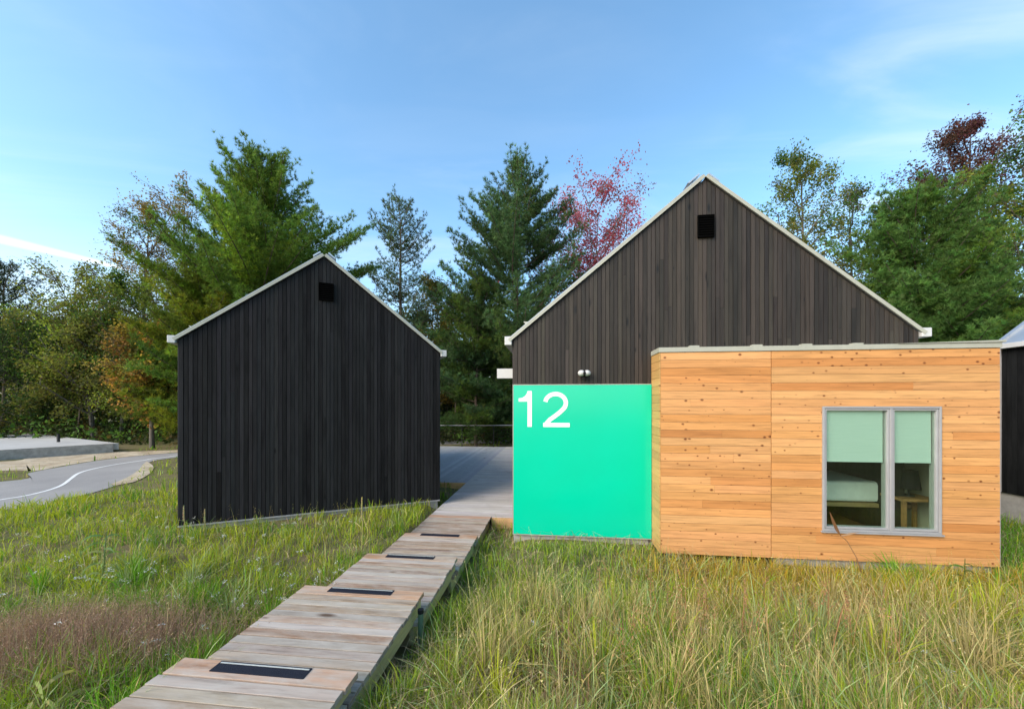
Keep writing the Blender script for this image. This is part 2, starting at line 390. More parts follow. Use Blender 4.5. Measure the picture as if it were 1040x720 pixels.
# bare sand beyond the path and a bare patch on its near side
m, t, b = newmat('bare_sand'); spec(b, 0.95, 0.1); oc = tcoord(t)
n1 = tnoise(t, oc, 1.6, 8, 0.7)
t.links.new(tramp(t, n1, [(0.3, (0.30, 0.22, 0.14)), (0.5, (0.46, 0.38, 0.27)), (0.7, (0.56, 0.49, 0.37))]), b.inputs['Base Color']); tbump(t, b, n1, 1.0, 0.08); M['sand'] = m
sn = [(-27, 10.2), P(-10, 478, DR), P(30, 478.5, DR), P(62, 473, DR), P(90, 468.3, DR), P(112, 465.3, DR), P(150, 461.6, DR), (-15.2, 18.6)]
sf = [(-26.5, 13.0), P(-10, 469, DR), P(30, 465, DR), P(62, 462, DR), P(90, 460, DR), P(112, 458, DR), P(140, 458.2, DR), (-15.6, 19.0)]
sheet('sand_strip', smoothline(sn, 4), smoothline(sf, 4), -0.10 + 0.006, M['sand'])
pn = [P(118, 493, DR), P(137, 489, DR), P(152, 481, DR), P(156, 474, DR), P(150, 469, DR)]
pf = [P(112, 492, DR), P(128, 485.5, DR), P(140, 478, DR), P(145, 472, DR), P(149, 468.5, DR)]
sheet('bare_patch', smoothline(pn, 4), smoothline(pf, 4), -0.10 + 0.019, M['sand'])

# ------------------------------------------------------------------ timber clad gables
rnd = random.Random(5)
def shade(c, lo, hi, tint=0.04):
    k = rnd.uniform(lo, hi); return tuple(x * k * (1 + rnd.uniform(-tint, tint)) for x in c)
def gable_boards(mb, wd, zb, ze, za, base, bw=0.064, y0=0.0, th=0.02, skip=None, x_lo=0.0, var=(0.5, 1.5)):
    """vertical boards of a gable wall; skip = (x0, x1, ztop): nothing below ztop there"""
    hw = wd / 2
    top = lambda x: ze + (za - ze) * (1 - abs(x - hw) / hw)
    n = int(round((wd - x_lo) / bw)); bw = (wd - x_lo) / n
    for i in range(n):
        a, e = x_lo + i * bw, x_lo + (i + 1) * bw
        c = shade(base, *var, 0.05)
        g = rnd.choice((0.005, 0.007, 0.009)); a2, e2 = a + g / 2, e - g / 2
        yy = y0 - rnd.uniform(0, 0.006)
        zz = zb
        if skip and a2 >= skip[0] and e2 <= skip[1]: zz = skip[2]
        cuts = [a2, e2] if not (a2 < hw < e2) else [a2, hw, e2]
        # a butt joint now and then
        zj = [zz]
        if rnd.random() < 0.28:
            j = rnd.uniform(zz + 0.5, top(a2)); zj.append(j) if j < min(top(a2), top(e2)) - 0.2 else None
        for u in range(len(cuts) - 1):
            p, q_ = cuts[u], cuts[u + 1]
            for j, z0 in enumerate(zj):
                cc = c if j == 0 else shade(base, *var, 0.05)
                t0, t1 = (top(p) - 0.02, top(q_) - 0.02) if j == len(zj) - 1 else (zj[j + 1] - 0.003,) * 2
                mb.hexa([(p, yy - th, z0), (q_, yy - th, z0), (q_, y0 + 0.004, z0), (p, y0 + 0.004, z0), (p, yy - th, t0), (q_, yy - th, t1), (q_, y0 + 0.004, t1), (p, y0 + 0.004, t0)], cc)
def cabin_roof(parent, wd, ze, za, dep, y_front, off):
    hw = wd / 2; pit = math.atan2(za - ze, hw); nx0, nz0 = -math.sin(pit), math.cos(pit)
    th = 0.058
    roof = None
    mb = MB()
    def slope(side):
        sx = 1 if side == 0 else -1; x0 = 0 if side == 0 else wd
        def pt(u, y, up):                      # u along the slope from eave (0) to ridge (1)
            x = x0 + sx * hw * u; z = ze + (za - ze) * u
            return (x + sx * nx0 * up, y, z + nz0 * up)
        return pt
    for side in (0, 1):
        pt = slope(side); e = -0.02
        yb = y_front + dep
        q = [pt(e, y_front, 0.012), pt(1, y_front, 0.012), pt(1, yb, 0.012), pt(e, yb, 0.012), pt(e, y_front, th), pt(1, y_front, th), pt(1, yb, th), pt(e, yb, th)]
        mb.hexa(q)
        k = y_front + 0.22
        while k < yb:                          # standing seams from eave to ridge
            mb.hexa([pt(e, k - 0.012, th), pt(0.99, k - 0.012, th), pt(0.99, k + 0.012, th), pt(e, k + 0.012, th), pt(e, k - 0.012, th + 0.035), pt(0.99, k - 0.012, th + 0.035), pt(0.99, k + 0.012, th + 0.035), pt(e, k + 0.012, th + 0.035)])
            k += 0.42
    roof = mb.build('roof', M['galv'], parent, off=off)
    OFF[roof.name] = off
    for side in (0, 1):
        pt = slope(side); r = MB(); y1 = y_front + 0.0
        r.hexa([pt(-0.02, y1 - 0.022, -0.004), pt(1, y1 - 0.022, -0.004), pt(1, y1 - 0.002, -0.004), pt(-0.02, y1 - 0.002, -0.004), pt(-0.02, y1 - 0.022, 0.046), pt(1, y1 - 0.022, 0.046), pt(1, y1 - 0.002, 0.046), pt(-0.02, y1 - 0.002, 0.046)])
        r.build('rake_trim', M['white_metal'], roof, off=off)
        for k in range(3):                     # snow guards near the eave
            g = MB(); y = y_front + 0.24 + k * 1.26
            a, b_ = pt(0.085, y - 0.05, th), pt(0.085, y + 0.05, th)
            g.hexa([a, b_, pt(0.105, y + 0.05, th), pt(0.105, y - 0.05, th), pt(0.08, y - 0.05, th + 0.085), pt(0.08, y + 0.05, th + 0.085), pt(0.084, y + 0.05, th + 0.085), pt(0.084, y - 0.05, th + 0.085)])
            g.build('snow_guard', M['white_metal'], roof, off=off)
    rc = MB()
    for side in (0, 1):
        pt = slope(side)
        rc.hexa([pt(0.945, y_front + 0.05, th + 0.04), pt(1.0, y_front + 0.05, th + 0.04), pt(1.0, y_front + dep, th + 0.04), pt(0.945, y_front + dep, th + 0.04), pt(0.945, y_front + 0.05, th + 0.062), pt(1.0, y_front + 0.05, th + 0.062), pt(1.0, y_front + dep, th + 0.062), pt(0.945, y_front + dep, th + 0.062)])
    rc.build('ridge_cap', M['galv'], roof, off=off)
    return roof
def gutter(parent, x0, x1, y0, y1, z0, z1, off):
    mb = MB(); mb.box(x0, x1, y0, y1, z0, z1); g = mb.build('gutter', M['white_plastic'], parent, off=off, bevel=0.008); return g
def louvre(parent, x0, x1, z0, z1, y, off):
    v = MB(); v.box(x0 + 0.002, x1 - 0.002, y - 0.012, y - 0.002, z0 + 0.002, z1 - 0.002)  # black back plate stands in for the shaded hollow behind the slats
    vent = v.build('vent', M['vent_black'], parent, off=off); OFF[vent.name] = off
    f = MB(); fw = 0.007
    f.box(x0 - fw, x0, y - 0.035, y - 0.001, z0 - fw, z1 + fw); f.box(x1, x1 + fw, y - 0.035, y - 0.001, z0 - fw, z1 + fw)
    f.box(x0, x1, y - 0.035, y - 0.001, z1, z1 + fw); f.box(x0, x1, y - 0.035, y - 0.001, z0 - fw, z0)
    f.build('frame', M['vent_black'], vent, off=off)
    s_ = MB(); n = 9
    for i in range(n):
        z = z0 + (z1 - z0) * (i + 0.5) / n
        s_.hexa([(x0, y - 0.034, z - 0.012), (x1, y - 0.034, z - 0.012), (x1, y - 0.013, z + 0.006), (x0, y - 0.013, z + 0.006), (x0, y - 0.034, z - 0.008), (x1, y - 0.034, z - 0.008), (x1, y - 0.013, z + 0.010), (x0, y - 0.013, z + 0.010)])
    s_.build('louvres', M['vent_black'], vent, off=off)

# ---- the big cabin with the cedar bay
ZB, ZE, ZA, WD, DEP = 0.07, 3.245, 5.68, 5.95, 9.0
C0 = (0.0, 0.0, ZB)
big = fthing('timber_cabin', 'large dark board gabled cabin with a projecting cedar bay and white roof edges', 'cabin', 0, 0, ZB)
BS0, BS1, BT, BZ0, BZ1 = 2.18, 6.54, -0.46, 0.02, 2.93          # the bay
mb = MB(); gable_boards(mb, WD, ZB, ZE, ZA, (0.030, 0.0238, 0.0182), skip=(BS0 + 0.05, WD, 2.6))
mb.build('front_wall', M['black_wood'], big, off=C0)
mb = MB(); hw = WD / 2
# body: side walls, back wall and the backing of the front above the bay
mb.box(0.0, 0.14, 0.006, DEP, ZB, ZE - 0.02, (0.02, 0.018, 0.016)); mb.box(WD - 0.14, WD, 0.20, DEP, ZB, ZE - 0.02, (0.02, 0.018, 0.016))
mb.prism([(0.14, ZB), (WD - 0.14, ZB), (WD - 0.14, ZE), (hw, ZA - 0.1), (0.14, ZE)], DEP - 0.15, DEP - 0.01, (0.03, 0.027, 0.024))
mb.prism([(0.14, ZB), (BS0, ZB), (BS0, 2.62), (WD - 0.15, 2.62), (WD - 0.15, ZE), (hw, ZA - 0.13), (0.14, ZE)], 0.006, 0.12, (0.012, 0.011, 0.01))
mb.build('side_and_back_walls', M['black_wood'], big, off=C0)
# side boards seen from a step aside
mb = MB(); y = 0.02
while y < DEP - 0.1:
    mb.box(-0.022 - rnd.uniform(0, 0.004), -0.001, y, y + 0.079, ZB, ZE - 0.03, shade((0.052, 0.044, 0.037), 0.65, 1.35)); y += 0.083
mb.build('side_boards', M['black_wood'], big, off=C0)
mb = MB(); mb.box(0.02, WD - 0.1, 0.02, DEP - 0.1, -0.5, ZB - 0.006); mb.box(0.0, BS0 - 0.05, -0.02, 0.015, -0.4, ZB - 0.01); mb.build('foundation', M['concrete'], big, off=C0)
cabin_roof(big, WD, ZE, ZA, DEP + 0.06, -0.045, C0)
gutter(big, -0.145, -0.03, -0.06, DEP, ZE - 0.105, ZE + 0.035, C0)
gutter(big, WD + 0.02, WD + 0.15, -0.06, DEP, ZE - 0.085, ZE + 0.045, C0)
louvre(big, 2.87, 3.10, 4.755, 5.085, -0.028, C0)

# ---- the cedar bay
WX0, WX1, WZ0, WZ1, WM = 4.36, 5.835, 0.43, 2.15, 5.225
def cedar_boards(mb, runs, z0, z1, hole=None, cols=None, bh=0.110):
    n = int(round((z1 - z0) / bh)); bh = (z1 - z0) / n
    for i in range(n):
        a, e = z0 + i * bh, z0 + (i + 1) * bh - 0.004
        for (x0, x1) in runs:
            segs = [(x0, x1)]; xs = [x0]
            if rnd.random() < 0.33: xs.append(x0 + (x1 - x0) * rnd.uniform(0.2, 0.85))
            xs.append(x1)
            for k in range(len(xs) - 1):
                c = shade(rnd.choice(cols), 0.90, 1.06, 0.02); dy = rnd.uniform(0, 0.002)
                p, q_ = xs[k] + 0.001, xs[k + 1] - 0.001
                # clip against the window opening
                parts = [(p, q_, a, e)]
                if hole and e > hole[2] and a < hole[3]:
                    parts = []
                    if p < hole[0]: parts.append((p, min(q_, hole[0]), a, e))
                    if q_ > hole[1]: parts.append((max(p, hole[1]), q_, a, e))
                    mid0, mid1 = max(p, hole[0]), min(q_, hole[1])
                    if mid1 > mid0 + 0.002:
                        if a < hole[2]: parts.append((mid0, mid1, a, hole[2]))
                        if e > hole[3]: parts.append((mid0, mid1, hole[3], e))
                for (u0, u1, v0, v1) in parts: mb.box(u0, u1, BT - 0.018 - dy, BT + 0.004, v0, v1, c)
CED = [(0.585, 0.285, 0.100), (0.61, 0.303, 0.110), (0.57, 0.262, 0.085), (0.60, 0.300, 0.115), (0.49, 0.212, 0.066), (0.61, 0.318, 0.125)]
SEAM = 3.70
mb = MB(); cedar_boards(mb, [(BS0 + 0.018, SEAM - 0.004), (SEAM + 0.004, BS1)], BZ0, BZ1, (WX0 - 0.002, WX1 + 0.002, WZ0 - 0.002, WZ1 + 0.002), CED)
mb.build('cedar_cladding', M['cedar'], big, off=C0)
mb = MB(); n = 24; bh = (BZ1 - BZ0) / n
for i in range(n):
    mb.box(BS0 - 0.002, BS0 + 0.016, BT - 0.018, 0.0, BZ0 + i * bh, BZ0 + (i + 1) * bh - 0.004, shade((0.50, 0.29, 0.10), 0.85, 1.15))
mb.build('cedar_return', M['cedar_side'], big, off=C0)
# shell of the bay and the room behind it
mb = MB(); RB, RF = 2.6, 0.16; d0 = BT + 0.006; pale = (1, 1, 1)
mb.box(BS0 + 0.02, WX0 - 0.03, d0, d0 + 0.10, BZ0, BZ1); mb.box(WX1 + 0.03, BS1 - 0.02, d0, d0 + 0.10, BZ0, BZ1)
mb.box(WX0 - 0.03, WX1 + 0.03, d0, d0 + 0.10, BZ0, WZ0 - 0.03); mb.box(WX0 - 0.03, WX1 + 0.03, d0, d0 + 0.10, WZ1 + 0.03, BZ1)
mb.box(BS0 + 0.02, BS0 + 0.10, d0 + 0.10, RB, BZ0, BZ1); mb.box(BS1 - 0.12, BS1 - 0.02, d0 + 0.10, RB, BZ0, BZ1)
mb.box(BS0 + 0.10, BS1 - 0.12, RB - 0.1, RB, BZ0, BZ1); mb.box(BS0 + 0.10, BS1 - 0.12, d0 + 0.10, RB - 0.1, 2.60, 2.70)
mb.build('room_walls', M['room_wall'], big, off=C0)
mb = MB()
y = d0 + 0.10
while y < RB - 0.12:
    mb.box(BS0 + 0.10, BS1 - 0.12, y, y + 0.098, RF - 0.1, RF, shade((0.16, 0.085, 0.04), 0.8, 1.2)); y += 0.1
mb.build('room_floor', M['room_floor'], big, off=C0)
mb = MB(); mb.box(BS1 - 0.024, BS1 + 0.014, BT - 0.012, RB, BZ0 - 0.002, BZ1); mb.build('bay_end_panel', M['alu'], big, off=C0)
mb = MB(); mb.box(BS0 - 0.012, BS1 + 0.012, BT - 0.034, RB, BZ1 + 0.002, BZ1 + 0.07)
mb.hexa([(5.3, BT - 0.05, BZ1 + 0.072), (BS1 + 0.045, BT - 0.05, BZ1 + 0.072), (BS1 + 0.045, RB, BZ1 + 0.072), (5.3, RB, BZ1 + 0.072), (5.3, BT - 0.05, BZ1 + 0.074), (BS1 + 0.045, BT - 0.05, BZ1 + 0.100), (BS1 + 0.045, RB, BZ1 + 0.100), (5.3, RB, BZ1 + 0.074)])
for x in (2.6, 3.45, 4.1, 4.75): mb.box(x, x + 0.13, BT - 0.03, BT + 0.05, BZ1 + 0.071, BZ1 + 0.092)
mb.build('bay_roof_cap', M['white_metal'], big, off=C0, bevel=0.004)
mb = MB(); mb.box(SEAM + 0.1, BS1 - 0.06, BT + 0.02, RB - 0.1, -0.5, BZ0 - 0.006); mb.box(BS0 + 0.10, BS0 + 0.22, BT + 0.03, 0.0, -0.5, BZ0 - 0.006); mb.box(BS0 + 0.1, SEAM + 0.1, 0.02, RB - 0.1, -0.5, BZ0 - 0.006)
mb.build('bay_footing', M['concrete'], big, off=C0)
# window
win = MB(); fy0, fy1 = BT - 0.040, BT + 0.09
def frame_ring(mb, x0, x1, z0, z1, wdt, y0, y1):
    mb.box(x0, x0 + wdt, y0, y1, z0, z1); mb.box(x1 - wdt, x1, y0, y1, z0, z1)
    mb.box(x0 + wdt, x1 - wdt, y0, y1, z1 - wdt, z1); mb.box(x0 + wdt, x1 - wdt, y0, y1, z0, z0 + wdt)
frame_ring(win, WX0, WX1, WZ0, WZ1, 0.026, fy0, fy1)
win.box(WM - 0.016, WM + 0.016, fy0 + 0.003, fy1, WZ0 + 0.028, WZ1 - 0.028)
window = win.build('window', M['alu'], big, off=C0, bevel=0.003); OFF[window.name] = C0
for (a, e) in ((WX0 + 0.030, WM - 0.018), (WM + 0.018, WX1 - 0.030)):
    s_ = MB(); frame_ring(s_, a, e, WZ0 + 0.030, WZ1 - 0.030, 0.026, fy0 + 0.014, fy1 - 0.01); s_.build('sash', M['alu'], window, off=C0, bevel=0.003)
    p_ = MB(); p_.box(a + 0.022, e - 0.022, BT + 0.004, BT + 0.010, WZ0 + 0.052, WZ1 - 0.052); p_.build('pane', M['glass'], window, off=C0)
    bl = MB(); bl.box(a + 0.028, e - 0.045, BT + 0.030, BT + 0.033, 1.40, WZ1 - 0.058); bl.box(a + 0.028, e - 0.045, BT + 0.026, BT + 0.038, 1.378, 1.402)
    bl.build('roller_blind', M['blind'], window, off=C0)
sl = MB(); sl.box(WX0 - 0.02, WX1 + 0.02, BT - 0.055, BT - 0.019, WZ0 - 0.022, WZ0 - 0.002); sl.build('sill', M['alu'], window, off=C0)

# ---- furniture seen through the window
bed = fthing('bed', 'low bed with white linen seen through the cedar bay window', 'bed', 4.9, 0.6, RF)
mb = MB(); mb.box(3.6, 6.28, 0.50, 1.62, 0.60, 0.93, (1, 1, 1)); mb.build('mattress', M['linen'], bed, bevel=0.06)
mb = MB(); mb.box(3.55, 6.32, 0.48, 1.68, 0.53, 0.59, (0.30, 0.20, 0.09)); mb.build('bed_frame', M['table_wood'], bed)
for (x, y) in ((3.7, 0.6), (6.2, 0.6), (3.7, 1.6), (6.2, 1.6)):
    mb = MB(); mb.box(x, x + 0.08, y, y + 0.08, RF, 0.54, (0.10, 0.06, 0.03)); mb.build('leg', M['table_wood'], bed)
mb = MB(); mb.box(3.5, 6.34, 1.70, 1.76, RF, 1.45, (0.03, 0.02, 0.012)); mb.build('headboard', M['table_wood'], bed)
tb = fthing('side_table', 'small wooden table beside the bed inside the right window pane', 'table', 6.02, 0.1, RF)
mb = MB(); mb.box(5.78, 6.28, 0.02, 0.42, 0.74, 0.78, (0.34, 0.19, 0.08)); mb.build('table_top', M['table_wood'], tb)
for (x, y) in ((5.81, 0.05), (6.21, 0.05), (5.81, 0.36), (6.21, 0.36)):
    mb = MB(); mb.box(x, x + 0.05, y, y + 0.04, RF, 0.74, (0.28, 0.15, 0.06)); mb.build('leg', M['table_wood'], tb)
lp = fthing('table_lamp', 'dark shaded lamp standing on the wooden table behind the right pane', 'lamp', 6.02, 0.22, 0.78)
mb = MB(); mb.tube([(6.02, 0.22, 0.782), (6.02, 0.22, 0.80), (6.02, 0.22, 0.802), (6.02, 0.22, 0.93)], [0.07, 0.07, 0.012, 0.012], 14); mb.build('lamp_base', M['black'], lp)
mb = MB(); mb.tube([(6.02, 0.22, 0.90), (6.02, 0.22, 1.18)], [0.14, 0.105], 18); mb.build('lamp_shade', M['dark_fabric'], lp)

# ---- green number panel
pan = fthing('number_panel', 'bright green glossy wall panel with the white number 12', 'sign', 1.07, -0.04, ZB)
PX1 = 2.172
mb = MB(); mb.box(0.0, PX1, -0.058, -0.034, 0.075, 2.485); mb.build('panel', M['green'], pan, bevel=0.003)
mb = MB(); mb.box(-0.012, -0.0005, -0.060, -0.032, 0.065, 2.497); mb.box(-0.0005, PX1, -0.060, -0.032, 2.4855, 2.497); mb.box(-0.0005, PX1, -0.060, -0.032, 0.062, 0.0745); mb.build('edge_trim', M['white_metal'], pan)
DZ0, DH = 1.812, 0.578
one = [(0.0, .705), (0.0, .795), (.20, .81), (.36, .86), (.46, .93), (.50, 1.0), (.735, 1.0), (.735, 0.0), (.50, 0.0), (.50, .705)]
mb = MB(); mb.prism([(0.085 + x * 0.29, DZ0 + z * DH) for x, z in one][::-1], -0.0615, -0.0585); mb.build('digit_one', M['digit'], pan)
cl_ = []
for k in range(19):
    a = R(172 - k * 11.5); cl_.append((0.485 + 0.365 * math.cos(a), 0.665 + 0.252 * math.sin(a)))
cl_ += [(0.72, 0.47), (0.60, 0.385), (0.44, 0.29), (0.28, 0.20), (0.165, 0.10), (0.13, 0.0)]
def ribbon2(mb, pts, wdt, fx, fz):
    Lf, Rt = [], []
    for i, p in enumerate(pts):
        a, e = pts[max(i - 1, 0)], pts[min(i + 1, len(pts) - 1)]
        dx, dz = fx(e[0]) - fx(a[0]), fz(e[1]) - fz(a[1]); l = math.hypot(dx, dz)
        nx0, nz0 = -dz / l * wdt / 2, dx / l * wdt / 2
        Lf.append((fx(p[0]) + nx0, max(DZ0, fz(p[1]) + nz0))); Rt.append((fx(p[0]) - nx0, max(DZ0, fz(p[1]) - nz0)))
    for i in range(len(pts) - 1):
        q_ = [Lf[i], Lf[i + 1], Rt[i + 1], Rt[i]]
        mb.poly([(x, -0.0615, z) for x, z in q_])
        for (p, e) in ((Lf[i], Lf[i + 1]), (Rt[i + 1], Rt[i])): mb.poly([(p[0], -0.0615, p[1]), (p[0], -0.0585, p[1]), (e[0], -0.0585, e[1]), (e[0], -0.0615, e[1])])
mb = MB(); ribbon2(mb, cl_, 0.068, lambda x: 0.462 + x * 0.45, lambda z: DZ0 + z * DH)
mb.box(0.482, 0.905, -0.0618, -0.0585, DZ0 - 0.0005, DZ0 + 0.066); mb.build('digit_two', M['digit'], pan)

# ---- twin floodlight above the panel
fl = fthing('floodlight', 'white twin headed floodlight on the dark gable above the green panel', 'lamp', 1.13, -0.03, 2.62)
mb = MB(); mb.box(1.09, 1.17, -0.075, -0.029, 2.60, 2.69); mb.build('bracket', M['black'], fl, bevel=0.008)
for sgn in (-1, 1):
    mb = MB(); mb.ellipsoid((1.13 + sgn * 0.042, -0.12, 2.668), (0.060, 0.07, 0.048), nu=16, nv=10); mb.build('lamp_head', M['white_plastic'], fl, smooth=True)
mb = MB(); mb.tube([(1.13, -0.16, 2.70), (1.13, -0.185, 2.668), (1.13, -0.16, 2.63)], [0.016, 0.022, 0.016], 10); mb.build('hinge', M['black'], fl)
mb = MB(); mb.tube([(1.13, -0.05, 2.612), (1.13, -0.09, 2.59), (1.13, -0.12, 2.575)], [0.02, 0.028, 0.018], 12); mb.build('motion_sensor', M['black'], fl)

# ---- small white plate sign on the cabin's left wall
sg = fthing('plate_sign', 'small blank white plate sticking out from the left edge of the large cabin', 'sign', -0.18, 0.45, 2.63)
mb = MB(); mb.box(-0.345, -0.045, 0.44, 0.46, 2.63, 2.80); mb.build('plate', M['white_plastic'], sg, bevel=0.004)
mb = MB(); mb.box(-0.044, -0.02, 0.43, 0.47, 2.65, 2.78); mb.build('bracket', M['black'], sg)

# ---- the small cabin on the left
LA = math.atan2(7.95 - 6.26, -1.51 + 5.43); LW = math.hypot(3.92, 1.69)
sm = thing('timber_cabin', 'smaller black board gabled cabin left of the boardwalk', 'cabin', (-5.43, 6.26, 0.205), LA)
C1 = (0, 0, 0.205); OFF[sm.name] = C1
ze, za, zb, hw, dep = 3.24, 4.90, 0.205, LW / 2, 8.0
mb = MB(); gable_boards(mb, LW, zb, ze, za, (0.0115, 0.0115, 0.0122), var=(0.45, 1.6)); mb.build('front_wall', M['shade_black_wood'], sm)  # darker, bluer version of the big cabin's stain, its shade put into the colour
mb = MB(); mb.prism([(0.02, zb), (LW - 0.02, zb), (LW - 0.02, ze - 0.02), (hw, za - 0.04), (0.02, ze - 0.02)], 0.006, dep, (0.02, 0.02, 0.02)); mb.build('side_and_back_walls', M['black_wood'], sm)
for xs in (-0.001, LW + 0.001):
    mb = MB(); y = 0.02
    while y < dep - 0.1:
        d = 0.022 + rnd.uniform(0, 0.004); a, e = (xs - d, xs + 0.019) if xs < 1 else (xs - 0.019, xs + d)
        mb.box(a, e, y, y + 0.079, zb, ze - 0.03, shade((0.03, 0.029, 0.029), 0.65, 1.35)); y += 0.083
    mb.build('side_boards', M['black_wood'], sm)
mb = MB(); mb.box(-0.01, LW + 0.01, -0.030, -0.004, zb - 0.028, zb - 0.004); mb.build('base_flashing', M['alu'], sm)
mb = MB(); mb.box(0.03, LW - 0.03, 0.01, dep - 0.05, -0.5, zb - 0.006); mb.build('foundation', M['concrete'], sm)
cabin_roof(sm, LW, ze, za, dep + 0.06, -0.045, C1)
gutter(sm, -0.135, -0.03, -0.06, dep, ze - 0.075, ze + 0.045, C1)
gutter(sm, LW + 0.03, LW + 0.145, -0.06, dep, ze - 0.085, ze + 0.045, C1)
louvre(sm, 2.05, 2.285, 4.09, 4.395, -0.028, C1)

# ---- third cabin, past the bay on the right: its long side wall faces the grass
w3, e3, a3, d3 = 5.95, 3.32, 5.80, 7.0
_v = (math.sin(A), math.cos(A))
tc3 = thing('timber_cabin', 'black cabin at the right edge beyond the cedar bay, deep shade of its side wall put into the board colour', 'cabin', (9.62 - _v[0] * d3, 7.62 - _v[1] * d3, 0.45), -A)
C2 = (0, 0, 0.45); OFF[tc3.name] = C2
mb = MB(); mb.box(0.03, w3 - 0.03, 0.03, d3 - 0.03, -0.5, 0.446); mb.build('foundation', M['concrete'], tc3)
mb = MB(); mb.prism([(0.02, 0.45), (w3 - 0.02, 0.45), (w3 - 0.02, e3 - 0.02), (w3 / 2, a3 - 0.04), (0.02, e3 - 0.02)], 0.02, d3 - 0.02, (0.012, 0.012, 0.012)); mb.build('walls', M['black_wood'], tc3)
mb = MB(); y = 0.02
while y < d3 - 0.15:
    mb.box(-0.006 - rnd.uniform(0, 0.004), 0.018, y, y + 0.078, 0.455, e3 - 0.03, shade((0.006, 0.006, 0.006), 0.7, 1.3)); y += 0.083  # near-black board colour carries the shade on this wall
mb.build('side_boards', M['shade_black_wood'], tc3)
mb = MB(); mb.box(-0.03, 0.018, d3 - 0.085, d3 + 0.005, 0.455, e3 - 0.04); mb.build('corner_trim', M['alu'], tc3)
mb = MB(); mb.tube([(-0.03, d3 - 0.9, 2.36), (-0.10, d3 - 0.9, 2.36), (-0.13, d3 - 0.9, 2.30)], [0.03, 0.035, 0.05], 10); mb.build('wall_lamp', M['white_plastic'], tc3)
gutter(tc3, -0.13, -0.012, -0.05, d3 + 0.02, e3 - 0.075, e3 + 0.02, C2)
cabin_roof(tc3, w3, e3, a3, d3 + 0.08, -0.045, C2)

# ------------------------------------------------------------------ boardwalk, deck, railing
bwk = fthing('boardwalk', 'weathered plank boardwalk stepping down through the grass towards the two cabins', 'boardwalk', -1.07, -4.09, 0.42)
S0, S1 = -1.65, -0.50
PL = [(0.31, 0.205, 0.135), (0.33, 0.235, 0.165), (0.35, 0.275, 0.205), (0.32, 0.265, 0.215), (0.40, 0.345, 0.29), (0.25, 0.18, 0.13)]
steps = [(-6.6, -5.29, 0.70), (-5.49, -4.09, 0.60), (-4.27, -2.90, 0.492), (-3.12, -1.70, 0.325), (-1.92, -0.49, 0.175), (-0.68, 0.733, 0.105)]
for i, (t0, t1, z) in enumerate(steps):
    mb = MB(); y = t1; first = True
    while y > t0 + 0.05:
        c = shade(rnd.choice(PL), 0.84, 1.14, 0.04); pw = 0.138 if first else 0.078
        if first: c = shade((0.40, 0.235, 0.135), 0.92, 1.08); first = False
        j = rnd.uniform(-0.006, 0.006)
        mb.box(S0 + j, S1 + j + rnd.uniform(-0.004, 0.004), y - pw, y, z - 0.038, z - rnd.uniform(0, 0.003), c); y -= pw + rnd.choice((0.009, 0.011, 0.014))
    tr = mb.build('step_platform', M['planks'], bwk, bevel=0.002)
    OFF[tr.name] = OFF[bwk.name]
    for x in (S0 + 0.03, S1 - 0.07):
        s_ = MB(); s_.box(x, x + 0.04, t0 + 0.02, t1 - 0.015, z - 0.19, z - 0.039, shade((0.50, 0.42, 0.20), 0.9, 1.1)); s_.build('joist', M['lumber'], tr, bevel=0.003)
    s_ = MB(); s_.box(S0 + 0.072, S1 - 0.072, t1 - 0.06, t1 - 0.02, z - 0.165, z - 0.040, shade((0.34, 0.26, 0.15), 0.9, 1.1)); s_.build('cross_beam', M['fascia'], tr)
    for x in (S0 + 0.08, S1 - 0.17):
        for yy in ((t1 - 0.16,) if i < 5 else ()):
            s_ = MB(); s_.box(x, x + 0.09, yy, yy + 0.09, -0.45, z - 0.041, shade((0.42, 0.34, 0.18), 0.85, 1.1)); s_.build('post', M['lumber'], tr)
    if i < 5:
        m0 = MB(); ms0, ms1 = S0 + 0.27, S1 - 0.28
        m0.box(ms0, ms1, t1 - 0.098, t1 - 0.010, z - 0.001, z + 0.004); mt = m0.build('grip_mat', M['mat_rubber'], tr)
        if i > 3: continue
        m1 = MB(); m1.box(ms0 + 0.01, ms1 - 0.01, t1 - 0.030, t1 - 0.021, z + 0.0035, z + 0.006); m1.build('grip_strip', M['mat_strip'], tr)
dk = fthing('deck', 'grey wooden deck running back between the two dark cabins', 'deck', -0.8, 0.75, 0.06)
DZ, D1 = 0.098, 12.0
mb = MB(); y = 0.745
while y < D1:
    c = shade(rnd.choice([(0.50, 0.475, 0.45), (0.47, 0.44, 0.41), (0.54, 0.515, 0.485)]), 0.88, 1.12, 0.03)
    mb.box(S0, -0.03, y, y + 0.138, DZ - 0.038, DZ - rnd.uniform(0, 0.002), c); y += 0.1425
mb.build('walkway_planks', M['planks'], dk)
